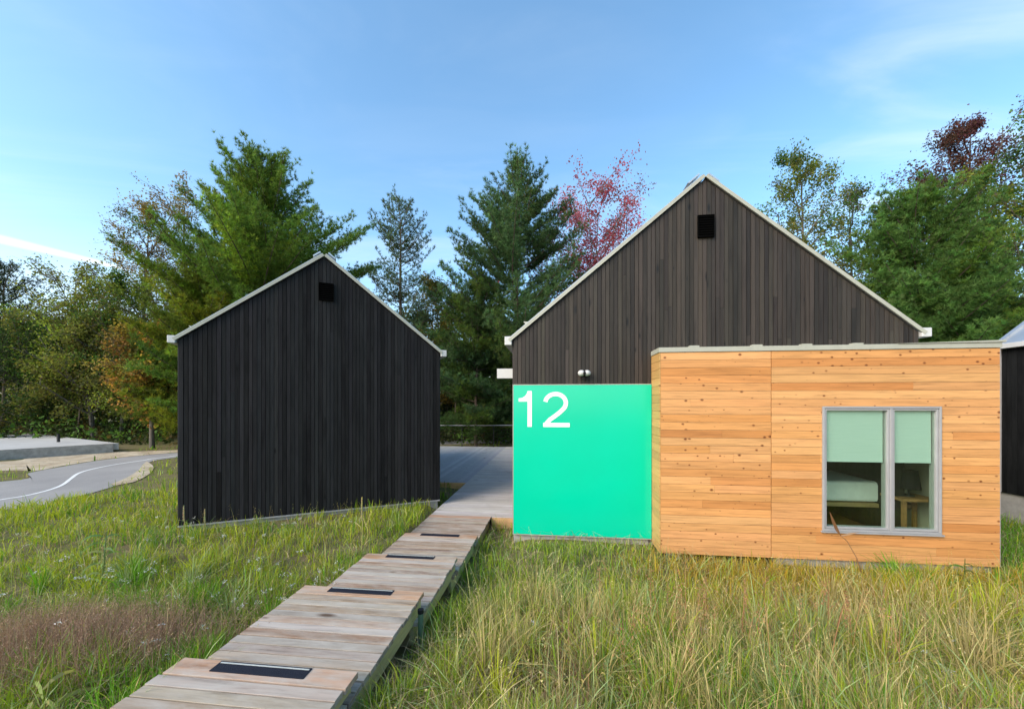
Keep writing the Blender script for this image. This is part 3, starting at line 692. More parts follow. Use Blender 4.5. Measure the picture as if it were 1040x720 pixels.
# darker deck on the left, planks along a slant
mb = MB(); x = S0 - 0.006; k = 0
ang = math.tan(R(14))
F0 = 3.72
lo_s = -7.2
while x > lo_s:
    c = shade((0.42, 0.42, 0.42), 0.88, 1.12, 0.02)
    x2 = max(x - 0.138, lo_s)
    mb.hexa([(x2, F0, DZ - 0.05), (x, F0, DZ - 0.05), (x, D1, DZ - 0.05), (x2, D1, DZ - 0.05), (x2, F0, DZ - 0.012), (x, F0, DZ - 0.012), (x, D1, DZ - 0.012), (x2, D1, DZ - 0.012)], c); x -= 0.1425
mb.build('side_planks', M['grey_planks'], dk)
mb = MB(); mb.box(S1 + 0.01, -0.03, 0.700, 0.740, DZ - 0.20, DZ - 0.012, (0.50, 0.31, 0.15)); mb.build('front_fascia', M['fascia'], dk)
mb = MB(); mb.box(lo_s, S0 - 0.002, F0 - 0.045, F0 - 0.005, DZ - 0.24, DZ - 0.02, (0.74, 0.45, 0.19)); mb.build('side_fascia', M['fascia'], dk)
for (x, y) in ((-0.35, 0.9), (-1.2, 3.2), (-1.2, 6.0), (-3.0, 4.0), (-3.0, 8.0), (-1.2, 9.0)):
    mb = MB(); mb.box(x, x + 0.1, y, y + 0.1, -0.4, DZ - 0.06, (0.3, 0.24, 0.14)); mb.build('post', M['lumber'], dk)
rl = fthing('railing', 'thin steel railing with wires along the far edge of the deck', 'railing', -2.5, 11.9, DZ)
mb = MB(); mb.tube([(-7.1, 11.9, 1.09), (-3.5, 11.95, 1.10), (-1.0, 11.95, 1.13), (2.0, 11.9, 1.14)], 0.024, 8); mb.build('top_rail', M['steel'], rl)
for x in (-7.0, -5.4, -3.8, -2.25, -0.7, 0.9):
    mb = MB(); mb.tube([(x, 11.93, DZ - 0.02), (x, 11.93, 1.10)], 0.018, 8); mb.build('post', M['black'], rl)
for k in range(5):
    mb = MB(); z = 0.27 + k * 0.16; mb.tube([(-7.1, 11.9, z), (-2, 11.9, z - 0.01), (2.0, 11.9, z)], 0.004, 5); mb.build('wire', M['black'], rl)

# ------------------------------------------------------------------ concrete platform at the far left
cw = thing('concrete_platform', 'low pale concrete platform with a grey front wall across the path', 'platform', (-20, 17, -0.1))
zc0 = -0.11
p0, p1 = P(-40, 470, DR), P(115, 459, DR)
def wall_seg(mb, a, b_, th, z0, z1, c=(1, 1, 1)):
    dx, dy = b_[0] - a[0], b_[1] - a[1]; l = math.hypot(dx, dy); nx0, ny0 = -dy / l * th, dx / l * th
    mb.hexa([(a[0], a[1], z0), (b_[0], b_[1], z0), (b_[0] + nx0, b_[1] + ny0, z0), (a[0] + nx0, a[1] + ny0, z0), (a[0], a[1], z1), (b_[0], b_[1], z1), (b_[0] + nx0, b_[1] + ny0, z1), (a[0] + nx0, a[1] + ny0, z1)], c)
OFFC = (-20, 17, -0.1)
mb = MB(); wall_seg(mb, (-27.5, 9.0), p0, 0.2, zc0, 0.31); wall_seg(mb, (p0[0] + 0.001, p0[1] + 0.001), p1, 0.2, zc0, 0.31); mb.build('front_wall', M['concrete'], cw, off=OFFC)
mb = MB(); mb.hexa([(-27.5, 9.35, 0.0), (p0[0], p0[1] + 0.25, 0.0), (p1[0], p1[1] + 0.25, 0.0), (-30, 24, 0.0), (-27.5, 9.35, 0.295), (p0[0], p0[1] + 0.25, 0.295), (p1[0], p1[1] + 0.25, 0.295), (-30, 24, 0.295)])
mb.build('slab', M['pale_concrete'], cw, off=OFFC)
mb = MB(); mb.tube([(-21.5, 18.2, 0.34), (-21.5, 18.2, 0.72)], 0.06, 8); mb.build('short_post', M['black'], cw, off=OFFC)
kk = thing('kiosk', 'small dark kiosk with white shelf edges at the far left behind the platform', 'kiosk', (-29.3, 21.0, 0))
mb = MB(); mb.box(-1.5, 0.9, -0.6, 0.0, 0.0, 1.55); mb.build('body', M['black'], kk, bevel=0.02)
mb = MB(); mb.box(-1.6, 1.0, -0.75, 0.1, 1.56, 1.64); mb.build('roof', M['white_metal'], kk)
mb = MB(); mb.box(-1.5, 0.85, -0.72, -0.602, 0.62, 0.70); mb.build('shelf', M['white_metal'], kk)

# ------------------------------------------------------------------ trees
def tri_fan_tufts(pos, dirs, n, ln_, wdt, spread, colr, rs, cv=0.25):
    """n needles per tuft, thin triangles in a cone about dirs"""
    m_ = len(pos); P_ = np.repeat(pos, n, 0); D = np.repeat(dirs, n, 0)
    r = rs.normal(size=(m_ * n, 3)); d = D + spread * r; d /= np.linalg.norm(d, axis=1)[:, None] + 1e-9
    sd_ = np.cross(d, rs.normal(size=(m_ * n, 3))); sd_ /= np.linalg.norm(sd_, axis=1)[:, None] + 1e-9
    l = ln_ * rs.uniform(0.7, 1.25, (m_ * n, 1))
    v = np.stack([P_ - sd_ * wdt / 2, P_ + sd_ * wdt / 2, P_ + d * l], 1).reshape(-1, 3)
    f = np.arange(m_ * n * 3).reshape(-1, 3)
    k = np.repeat(rs.uniform(1 - cv, 1 + cv, (m_, 1)), n * 3, 0)
    return v, f, np.clip(np.repeat(colr, n * 3, 0) * k, 0.002, 1)
def pine(name, label, x, y, h, r, seed, hue=(0.050, 0.085, 0.030), dens=1.0, z_low=1.0, shape=0.9, gaps=0.15, whorl=0.42, tl=0.20, group=None, flat=0.25, nper=9, wid=0.026, rag=0.30, tuft=0.10, yel=0.0):
    rs = np.random.RandomState(seed); rr = random.Random(seed)
    z0 = float(gh(x, y)) - 0.05
    root = thing(name, label, 'tree', (x, y, z0), 0, group)
    tk = MB(); lean = (rr.uniform(-0.02, 0.02), rr.uniform(-0.02, 0.02))
    tp_ = lambda z: Vector((lean[0] * z + 0.05 * math.sin(z * 0.7 + seed), lean[1] * z, z))
    brown = (0.095, 0.075, 0.06)
    tk.tube([tp_(h * i / 10) for i in range(11)], [max(0.012, h * 0.0115 * (1 - i / 10) ** 0.9 + 0.008) for i in range(11)], 8, brown)
    pos, dirs, tint, yl = [], [], [], []
    lump = [(rr.uniform(0, 6.28), rr.uniform(0.15, 0.95), rr.uniform(0.5, 1.1), rr.uniform(-1, 1.2)) for _ in range(12)]
    def lumpy(az, u):                          # whole boughs that reach further or are missing
        v = 0
        for (a, uu, w_, s_) in lump:
            d = math.atan2(math.sin(az - a), math.cos(az - a)); v += s_ * math.exp(-(d / w_) ** 2 - ((u - uu) / 0.10) ** 2)
        return max(0.45, 1 + rag * v)
    z = z_low
    while z < h - 0.15:
        u = (z - z_low) / (h - z_low)
        prof = (1 - u) ** shape * (0.70 + 0.30 * min(1, u * 5))
        nb = rr.choice((4, 5, 5, 6)); a0 = rr.uniform(0, 6.28)
        for k in range(nb):
            if rr.random() < gaps: continue
            az = a0 + 6.28 * k / nb + rr.uniform(-0.4, 0.4); zb_ = z + rr.uniform(-0.2, 0.2)
            ln0 = r * prof * lumpy(az, u) * rr.uniform(0.70, 1.15) + 0.22
            el = R(0 + 50 * u ** 1.4 + rr.uniform(-12, 14))
            n = 6; curl = flat * rr.uniform(0.5, 1.5); sag = rr.uniform(0.0, 0.22); path = []
            rise = max(0.25, math.tan(el) * 0.9 + curl - sag); ln0 = min(ln0, max(0.22, (h + 0.15 - zb_) / rise * rr.uniform(0.65, 1.05)))
            for i in range(n + 1):
                q_ = i / n; rad = ln0 * q_; up = ln0 * (math.tan(el) * q_ * 0.9 + curl * q_ * q_ - sag * q_)
                path.append(tp_(zb_) + Vector((math.cos(az + 0.25 * q_ * math.sin(seed + k)) * rad, math.sin(az + 0.25 * q_ * math.sin(seed + k)) * rad, up)))
            tk.tube(path, [0.010 + 0.009 * ln0 * (1 - i / n) for i in range(n + 1)], 4, brown, False)
            btint = rr.uniform(0.70, 1.35); byl = rr.random() < yel
            steps_ = max(3, int(ln0 / 0.20 * dens))
            for i in range(steps_):
                q_ = 0.16 + 0.84 * (i + rr.random()) / steps_; f = q_ * n; j = min(int(f), n - 1); p = path[j].lerp(path[j + 1], f - j)
                bd = (path[j + 1] - path[j]).normalized()
                for sgn in (-1, 1):
                    tlw = min(1.1, 0.20 + 0.40 * ln0 * (1 - q_) * rr.uniform(0.6, 1.3))
                    sa = rr.uniform(0.45, 1.1) * sgn
                    td = (Vector((bd.x * math.cos(sa) - bd.y * math.sin(sa), bd.x * math.sin(sa) + bd.y * math.cos(sa), bd.z + rr.uniform(-0.25, 0.65)))).normalized()
                    nn = max(2, int(tlw / 0.14)); tt = btint * rr.uniform(0.8, 1.25)
                    for e in range(nn):
                        g_ = (e + 0.6) / nn
                        pos.append(p + td * tlw * g_ + Vector((rr.gauss(0, tuft * 0.7), rr.gauss(0, tuft * 0.7), rr.gauss(0.02, tuft)))); dirs.append(td + Vector((0, 0, 0.55))); tint.append(tt); yl.append(byl)
            pos.append(path[-1]); dirs.append((path[-1] - path[-2]).normalized()); tint.append(btint); yl.append(byl)
        z += whorl * rr.uniform(0.7, 1.3) * (0.65 + 0.5 * (1 - u))
    for i in range(5): pos.append(tp_(h - 0.1 * i)); dirs.append(Vector((0, 0, 1))); tint.append(1); yl.append(False)
    pos = np.array([tuple(p) for p in pos]); dirs = np.array([tuple(d.normalized()) for d in dirs])
    base = np.where(np.array(yl)[:, None], np.array((hue[0] * 1.5, hue[1] * 1.32, hue[2] * 0.9))[None, :], np.array(hue)[None, :])
    cc = base * np.array(tint)[:, None] * (1 + rs.uniform(-0.12, 0.12, (len(pos), 3)))
    v, f, c = tri_fan_tufts(pos, dirs, nper, tl, wid, 0.70, cc, rs)
    tk.build('trunk', M['bark'], root)
    np_mesh('crown', v, f, c, M['needles'], root)
    return root
def leafy(name, label, x, y, h, r, seed, hues, dens=1.0, z_low=0.3, leaf=0.11, limbs=15, up=0.9, group=None, bark=(0.13, 0.115, 0.095), egg=0.55, stem=0.011, ltrunk=None):
    rs = np.random.RandomState(seed); rr = random.Random(seed); z0 = float(gh(x, y)) - 0.05
    root = thing(name, label, 'tree', (x, y, z0), 0, group); tk = MB()
    bx, by = rr.uniform(-0.03, 0.03), rr.uniform(-0.03, 0.03)
    tp_ = lambda z: Vector((bx * z + 0.12 * math.sin(z * 0.55 + seed), by * z + 0.10 * math.sin(z * 0.47 + 2 * seed), z))
    tk.tube([tp_(h * 0.95 * i / 10) for i in range(11)], [max(0.012, h * stem * (1 - 0.92 * i / 10)) for i in range(11)], 8, bark)
    pos, tint, hix = [], [], []
    def twig(a, d, ln0, rad, lev):
        pts = [a]; p = a; dd = d.copy(); n = 4
        for i in range(n):
            dd = (dd + Vector((rr.gauss(0, 0.16), rr.gauss(0, 0.16), rr.gauss(0.05, 0.12)))).normalized(); p = p + dd * ln0 / n; pts.append(p)
        tk.tube(pts, [max(0.005, rad * (1 - 0.75 * i / n)) for i in range(n + 1)], 4, bark, False)
        return pts
    def clump(pts, k, spread, hx, tn):
        for _ in range(k):
            i = rr.randrange(1, len(pts)); p = pts[i - 1].lerp(pts[i], rr.random())
            pos.append((p.x + rr.gauss(0, spread), p.y + rr.gauss(0, spread), p.z + rr.gauss(0, spread))); tint.append(tn * rr.uniform(0.75, 1.3)); hix.append(hx)
    for k in range(limbs):
        u = (k + rr.random()) / limbs; z = h * (z_low + (0.97 - z_low) * u)
        prof = math.sqrt(max(0.05, 1 - ((u - egg) / (1.02 - egg if u > egg else egg + 0.25)) ** 2))
        az = k * 2.4 + rr.uniform(-0.5, 0.5); el = R(rr.uniform(18, 48) + 28 * u) * up
        ln0 = r * prof * rr.uniform(0.75, 1.2)
        d = Vector((math.cos(az) * math.cos(el), math.sin(az) * math.cos(el), math.sin(el)))
        zz = max(h * 0.12, z - ln0 * math.sin(el) * 0.6)
        lp_ = twig(tp_(zz), d, ln0, h * stem * 0.45 * (1 - 0.6 * u), 0)
        hx = rr.randrange(len(hues)); tn = rr.uniform(0.72, 1.3)
        for j in range(7):
            i = rr.randrange(1, 5); a = lp_[i - 1].lerp(lp_[i], rr.random())
            d2 = (d + Vector((rr.gauss(0, 0.75), rr.gauss(0, 0.75), rr.gauss(0.2, 0.5)))).normalized()
            sp = twig(a, d2, ln0 * rr.uniform(0.28, 0.5), 0.012 + 0.004 * ln0, 1); tn2 = tn * rr.uniform(0.8, 1.25)
            hx2 = hx if rr.random() < 0.7 else rr.randrange(len(hues))
            clump(sp, int(12 * dens), 0.13 + 0.03 * r, hx2, tn2)
            for e in range(3):
                i = rr.randrange(1, 5); d3 = (d2 + Vector((rr.gauss(0, 0.8), rr.gauss(0, 0.8), rr.gauss(0.1, 0.6)))).normalized()
                s3 = twig(sp[i], d3, ln0 * rr.uniform(0.16, 0.3), 0.008, 2); clump(s3, int(16 * dens), 0.10 + 0.025 * r, hx2, tn2)
    pos = np.array(pos); n = len(pos); sz = leaf * rs.uniform(0.6, 1.3, (n, 1))
    a = rs.normal(size=(n, 3)); a[:, 2] *= 0.55; a /= np.linalg.norm(a, axis=1)[:, None]
    b_ = np.cross(a, rs.normal(size=(n, 3))); b_ /= np.linalg.norm(b_, axis=1)[:, None]
    v = np.stack([pos - a * sz * 0.55, pos + b_ * sz * 0.36, pos + a * sz * 0.6, pos - b_ * sz * 0.36], 1).reshape(-1, 3)
    q_ = np.arange(n * 4).reshape(-1, 4); f = np.concatenate([q_[:, [0, 1, 2]], q_[:, [0, 2, 3]]])
    c = np.array(hues)[np.array(hix)] * np.array(tint)[:, None] * (1 + rs.uniform(-0.15, 0.15, (n, 3)))
    tk.build('trunk', M['bark'], root); np_mesh('crown', v, f, np.repeat(np.clip(c, 0.002, 1), 4, 0), M['leaves'], root)
    return root
def at(px, Y): return ((px - 520) / 390 * Y, Y)
def topz(py, Y): return EYE + (409 - py) * Y / 390 + 0.1
GRN, YGR, OLV, ORG, RED, PUR, GLD, DRK = (0.075, 0.145, 0.030), (0.175, 0.215, 0.036), (0.145, 0.150, 0.040), (0.30, 0.150, 0.042), (0.40, 0.038, 0.085), (0.095, 0.026, 0.032), (0.25, 0.18, 0.04), (0.022, 0.045, 0.014)
x, y = at(266, 21); pine('white_pine', 'tall bushy white pine rising behind the small black cabin', x, y, topz(158, 21), 5.4, 11, hue=(0.112, 0.185, 0.034), dens=1.4, gaps=0.08, shape=0.55, nper=14, z_low=1.6, rag=0.34, tuft=0.11, yel=0.35, whorl=0.42)
x, y = at(212, 20); pine('white_pine', 'lower yellow green pine left of the tall bushy one, by the small cabin eave', x, y, topz(272, 20), 4.0, 17, hue=(0.130, 0.170, 0.028), dens=1.3, gaps=0.05, shape=0.50, nper=14, z_low=1.2, rag=0.25, tuft=0.14, yel=0.5, whorl=0.38)
x, y = at(522, 22); pine('white_pine', 'tall dark green pine filling the gap between the two cabins', x, y, topz(164, 22), 6.6, 23, hue=(0.080, 0.140, 0.056), dens=1.25, gaps=0.08, shape=0.74, nper=14, z_low=1.2, rag=0.45, tuft=0.085, whorl=0.50, yel=0.08, flat=0.35)
x, y = at(484, 20); pine('white_pine', 'lower bright green pine at the foot of the tall dark one in the gap', x, y, topz(296, 20), 2.6, 29, hue=(0.056, 0.098, 0.030), dens=1.2, gaps=0.05, shape=0.55, nper=14, z_low=0.8, tuft=0.13, yel=0.3, whorl=0.36)
x, y = at(411, 21); pine('scots_pine', 'spindly sparse pine with bare twigs over the small cabin roof', x, y, topz(201, 21), 2.7, 31, hue=(0.085, 0.125, 0.065), dens=0.95, gaps=0.28, shape=0.60, z_low=3.5, nper=11, whorl=0.46, tl=0.16, wid=0.022, flat=0.4, tuft=0.06, rag=0.5)
x, y = at(932, 18); pine('white_pine', 'broad bright green bushy pine behind the large cabin right slope', x, y, topz(200, 18), 4.5, 47, hue=(0.098, 0.185, 0.046), dens=1.45, gaps=0.03, shape=0.50, nper=15, z_low=1.0, whorl=0.34, rag=0.35, tuft=0.15, yel=0.12)
x, y = at(992, 17); pine('white_pine', 'lower bushy pine right of the broad bright green one, above the bay roof end', x, y, topz(272, 17), 3.7, 53, hue=(0.090, 0.170, 0.050), dens=1.35, gaps=0.04, shape=0.50, nper=15, z_low=0.8, whorl=0.34, rag=0.35, tuft=0.15, yel=0.15)
x, y = at(4, 26); pine('scots_pine', 'dark pine with open branches at the far left edge', x, y, topz(270, 26), 3.8, 61, hue=(0.034, 0.050, 0.032), dens=0.8, gaps=0.22, shape=0.55, nper=9, z_low=4, flat=0.5, rag=0.5)
x, y = at(606, 24); leafy('red_maple', 'red leaved maple beside the large cabin left roof slope', x, y, topz(206, 24), 5.0, 75, [(0.38, 0.060, 0.095), (0.42, 0.085, 0.125), (0.48, 0.14, 0.19), (0.28, 0.08, 0.07)], dens=2.3, leaf=0.12, limbs=24, z_low=0.40, egg=0.6, up=0.72)
x, y = at(818, 22); leafy('oak', 'thin olive leaved tree standing clear above the large cabin right slope', x, y, topz(145, 22), 2.5, 83, [OLV, YGR, OLV, GRN], dens=1.82, leaf=0.115, limbs=18, z_low=0.42)
x, y = at(870, 25); leafy('oak', 'shorter olive tree between the thin tall one and the broad pine', x, y, topz(188, 25), 3.2, 89, [OLV, (0.13, 0.12, 0.04), GRN], dens=1.62, leaf=0.115, limbs=17, z_low=0.4)
x, y = at(998, 25); leafy('red_maple', 'tall purple leaved maple top right behind the pines', x, y, topz(112, 25), 3.7, 97, [(0.090, 0.034, 0.038), (0.075, 0.030, 0.030), (0.095, 0.050, 0.035)], dens=2.6, leaf=0.13, limbs=22, z_low=0.45)
x, y = at(1038, 21); leafy('birch', 'airy green tree with gaps at the right edge', x, y, topz(140, 21), 3.4, 101, [GRN, (0.08, 0.115, 0.045), YGR], dens=1.76, leaf=0.115, limbs=24, z_low=0.3)
x, y = at(990, 22); leafy('birch', 'yellow green tree below the purple maple', x, y, topz(168, 22), 2.2, 103, [YGR, GRN], dens=1.62, leaf=0.115, limbs=16, z_low=0.4)
x, y = at(150, 28); leafy('ash', 'thin brown leaved tree left of the tall bushy pine', x, y, topz(203, 28), 3.4, 107, [(0.20, 0.125, 0.06), GLD, OLV], dens=1.55, leaf=0.115, limbs=24, z_low=0.35)
x, y = at(192, 30); leafy('ash', 'nearly bare brown twigged tree half behind the tall bushy pine', x, y, topz(184, 30), 3.8, 109, [(0.20, 0.14, 0.075), OLV], dens=0.7, leaf=0.14, limbs=24, z_low=0.35)
x, y = at(80, 26); leafy('ash', 'thinly leaved tree with bare top twigs near the left edge', x, y, topz(264, 26), 3.4, 113, [(0.13, 0.115, 0.055), OLV, YGR], dens=0.75, leaf=0.13, limbs=20, z_low=0.35)
x, y = at(92, 23); leafy('maple', 'yellow green tree with a visible grey trunk behind the concrete platform', x, y, topz(316, 23), 3.6, 127, [YGR, OLV, (0.14, 0.145, 0.035)], dens=2.56, leaf=0.115, limbs=24, z_low=0.28, stem=0.018)
x, y = at(126, 24); leafy('maple', 'tall leafy olive tree under the brown twigged trees', x, y, topz(282, 24), 3.5, 131, [OLV, YGR, GRN], dens=2.43, leaf=0.115, limbs=24, z_low=0.2)
x, y = at(158, 19.5); leafy('maple', 'orange brown autumn tree beside the small cabin left wall', x, y, topz(338, 19.5), 2.3, 137, [ORG, (0.19, 0.12, 0.035), GLD, OLV], dens=2.03, leaf=0.115, limbs=22, z_low=0.3, stem=0.02)
x, y = at(28, 23); leafy('maple', 'dark green low tree at the far left behind the kiosk', x, y, topz(328, 23), 3.5, 139, [GRN, (0.04, 0.07, 0.02), OLV], dens=2.43, leaf=0.115, limbs=24, z_low=0.15)
x, y = at(447, 25); leafy('birch', 'small golden green tree between the spindly pine and the dark pine', x, y, topz(280, 25), 2.2, 149, [GLD, YGR, (0.18, 0.155, 0.05)], dens=1.76, leaf=0.115, limbs=18, z_low=0.25)
# the wood further back: three kinds, each tree its own object
def copy_tree(o, loc, rz, sc, label):
    c = o.copy(); col.objects.link(c); c.location = loc; c.rotation_euler = (0, 0, rz); c.scale = (sc, sc, sc); c['label'] = label
    for ch in list(o.children):
        d = ch.copy(); col.objects.link(d); d.parent = c
    return c
WG = 'trees of the wood behind the cabins'
bA = leafy('forest_tree', 'dark leafy tree of the wood behind the platform', -31.5, 31, 9.0, 3.4, 151, [DRK, GRN, (0.035, 0.055, 0.018)], dens=1.3, leaf=0.19, limbs=22, z_low=0.10, group=WG)
bB = leafy('forest_tree', 'olive leafy tree of the wood behind the orange tree', -25.5, 30, 9.5, 3.2, 157, [OLV, GRN, (0.07, 0.07, 0.025)], dens=1.3, leaf=0.19, limbs=22, z_low=0.10, group=WG)
bC = pine('forest_pine', 'dark pine of the wood in the gap between the cabins', 1.8, 29, 10.0, 3.0, 163, hue=(0.028, 0.05, 0.024), dens=0.7, gaps=0.1, z_low=0.5, nper=7, tl=0.24, wid=0.03, group=WG)
wood_spots = [(bA, -42, 30, 1.0, 'dark leafy wood tree beyond the left edge'), (bB, -38, 31, 0.95, 'olive wood tree behind the far left pine'), (bA, -35, 29, 0.85, 'dark wood tree behind the kiosk'),
              (bC, -28.5, 31, 0.95, 'dark wood pine behind the thinly leaved tree'), (bA, -22.5, 31, 1.0, 'dark wood tree left of the small cabin'), (bC, -19.5, 28, 0.9, 'dark wood pine behind the orange brown tree'),
              (bB, -16, 30, 1.0, 'olive wood tree behind the tall bushy pine'), (bA, -7.5, 29, 1.0, 'dark leafy wood tree behind the spindly pine'), (bC, -4.6, 27, 0.85, 'dark wood pine left in the gap between the cabins'),
              (bA, -2.0, 30, 1.05, 'dark leafy wood tree in the middle of the gap'), (bB, 4.5, 31, 1.0, 'olive wood tree behind the red maple'), (bA, 20, 30, 1.0, 'dark wood tree behind the shorter olive tree'),
              (bC, 25, 26, 1.1, 'dark wood pine behind the broad bright pine'), (bA, 30.5, 29, 1.1, 'dark wood tree behind the purple maple'), (bC, 34, 27, 1.0, 'dark wood pine at the right edge')]
for i, (src, x, y, sc, lab) in enumerate(wood_spots):
    copy_tree(src, (x, y, -0.15), 1.7 * i, sc, lab)
# bare trunks standing in the gap
TG = 'bare trunks in the shade behind the railing'
for i, (px, Y, rad, lab) in enumerate(((502, 23, 0.10, 'pale bare trunk nearest the sign plate behind the railing'), (478, 25, 0.08, 'thin dark trunk in the middle of the gap behind the railing'), (462, 24, 0.07, 'thin dark trunk next to the small cabin behind the railing'))):
    x, y = at(px, Y); o = thing('bare_tree', lab, 'tree', (x, y, -0.15), 0, TG)
    mb = MB(); mb.tube([(0, 0, 0), (0.05, 0, 2.5), (-0.04, 0.05, 5), (0.03, 0, 7.5)], [rad, rad * 0.85, rad * 0.7, rad * 0.4], 8, (0.15, 0.12, 0.09)); mb.build('trunk', M['bark'], o)
    mb = MB()
    for k in range(12):
        a = k * 2.4; z = 3 + k * 0.36; mb.tube([(0, 0, z), (0.6 * math.cos(a), 0.6 * math.sin(a), z + 0.2), (1.2 * math.cos(a + .2), 1.2 * math.sin(a + .2), z + 0.6)], [0.025, 0.015, 0.006], 4, (0.12, 0.10, 0.08), False)
    mb.build('limbs', M['bark'], o)
# the far side of the wood, one mass
rs = np.random.RandomState(78); n = 42000
ux = rs.uniform(-62, 48, n); uy = rs.uniform(33, 40, n)
hm = 7.2 + 1.6 * fn(ux, uy * 0.3, 6.0, 2) + 0.8 * fn(ux, uy, 2.2, 5)
pos = np.stack([ux, uy, -0.1 + np.clip(hm, 2, 11) * rs.uniform(0, 1, n) ** 0.85], 1)
a = rs.normal(size=(n, 3)); a /= np.linalg.norm(a, axis=1)[:, None]; b_ = np.cross(a, rs.normal(size=(n, 3))); b_ /= np.linalg.norm(b_, axis=1)[:, None]
sz = 0.36 * rs.uniform(0.5, 1.5, (n, 1))
v = np.stack([pos - a * sz * .6, pos + b_ * sz * .4, pos + a * sz * .6, pos - b_ * sz * .4], 1).reshape(-1, 3); q_ = np.arange(n * 4).reshape(-1, 4)
kx = fn(ux, uy + pos[:, 2], 3.0, 7)[:, None]; c = np.where(kx > 0.3, np.array((0.05, 0.06, 0.02)), np.array((0.026, 0.042, 0.016))) * rs.uniform(0.6, 1.4, (n, 1))
tag(np_mesh('far_wood', v, np.concatenate([q_[:, [0, 1, 2]], q_[:, [0, 2, 3]]]), np.repeat(c, 4, 0), M['leaves']), 'dark mass of the far wood behind the nearer trees', 'wood', kind='stuff')
# undergrowth under the trees
rs = np.random.RandomState(77); n = 26000
ux = np.concatenate([rs.uniform(-45, -13.5, n * 2 // 3), rs.uniform(-9, 6, n // 3)]); uy = rs.uniform(20.5, 31, len(ux)); uy = np.where(ux > -12, rs.uniform(21, 29, len(ux)), uy)
hmax = 0.5 + 0.9 * ss(-0.4, 0.9, fn(ux, uy, 3.0, 2)) + 0.10 * (uy - 20)
pos = np.stack([ux, uy, -0.1 + hmax * rs.uniform(0, 1, len(ux)) ** 0.8], 1); n = len(pos)
a = rs.normal(size=(n, 3)); a /= np.linalg.norm(a, axis=1)[:, None]; b_ = np.cross(a, rs.normal(size=(n, 3))); b_ /= np.linalg.norm(b_, axis=1)[:, None]
sz = 0.16 * rs.uniform(0.6, 1.4, (n, 1))
v = np.stack([pos - a * sz * .6, pos + b_ * sz * .4, pos + a * sz * .6, pos - b_ * sz * .4], 1).reshape(-1, 3); q_ = np.arange(n * 4).reshape(-1, 4)
kx = fn(ux, uy, 2.0, 5)[:, None]; c = np.where(kx > 0.25, np.array(GRN) * 1.3, np.where(kx < -0.5, np.array((0.11, 0.08, 0.03)), np.array((0.045, 0.06, 0.022)))) * rs.uniform(0.6, 1.4, (n, 1))
tag(np_mesh('undergrowth', v, np.concatenate([q_[:, [0, 1, 2]], q_[:, [0, 2, 3]]]), np.repeat(c, 4, 0), M['leaves']), 'leafy undergrowth along the foot of the wood', 'undergrowth', kind='stuff')

# ------------------------------------------------------------------ meadow
def poly_mask(x, y, near, far):
    pts = list(near) + list(far)[::-1]; ins = np.zeros(len(x), bool); j = len(pts) - 1
    for i in range(len(pts)):
        xi, yi = pts[i]; xj, yj = pts[j]
        cnd = ((yi > y) != (yj > y)) & (x < (xj - xi) * (y - yi) / (yj - yi + 1e-12) + xi); ins ^= cnd; j = i
    return ins
def blocked(x, y, mg=0.0):
    dx, dy = x - OX, y - OY; s = dx * math.cos(A) - dy * math.sin(A); t_ = dx * math.sin(A) + dy * math.cos(A)
    k = (s > -0.02 - mg) & (s < WD + 0.1) & (t_ > -0.07 - mg) & (t_ < 9)
    k |= (s > BS0 - 0.02) & (s < BS1 + 0.03) & (t_ > BT - 0.03 - mg) & (t_ < 3)
    k |= (s > S0 - 0.01 - mg) & (s < S1 + 0.01 + mg) & (t_ < 0.75)
    k |= (s > S0 - 0.01) & (s < 0.02) & (t_ > 0.68) & (t_ < 12.1)
    k |= (s > -7.3) & (s < S0 + 0.1) & (t_ > F0 - 0.05) & (t_ < 12.1)
    dx, dy = x + 5.43, y - 6.26; a_ = dx * math.cos(LA) + dy * math.sin(LA); b2 = -dx * math.sin(LA) + dy * math.cos(LA)
    k |= (a_ > -0.03) & (a_ < LW + 0.03) & (b2 > -0.04 - mg) & (b2 < 8.1)
    k |= poly_mask(x, y, near_e, far_e) | poly_mask(x, y, sn, sf)
    dx, dy = x - 9.62, y - 7.62; a_ = dx * math.cos(A) - dy * math.sin(A); b2 = dx * math.sin(A) + dy * math.cos(A); k |= (a_ > -0.03) & (a_ < 6) & (b2 < 0.03) & (b2 > -7.1)
    k |= (x < -18.3) & (y > 15.5) & (y < 24); k |= (x < -20) & (y > 11.5) & (y < 24)
    return k
def scatter(n, rs, ymin=1.15, ymax=34.0, wide=1.75):
    """about as many blades per picture area near and far, over a field wider than the picture"""
    iy = rs.uniform(1 / ymax, 1 / ymin, n) ; y = 1 / iy
    y = np.where(rs.uniform(size=n) < 0.35, ymin + (9 - ymin) * rs.uniform(size=n) ** 1.3, y)
    x = y * rs.uniform(-wide, wide, n) + rs.uniform(-1.2, 1.2, n); return x, y
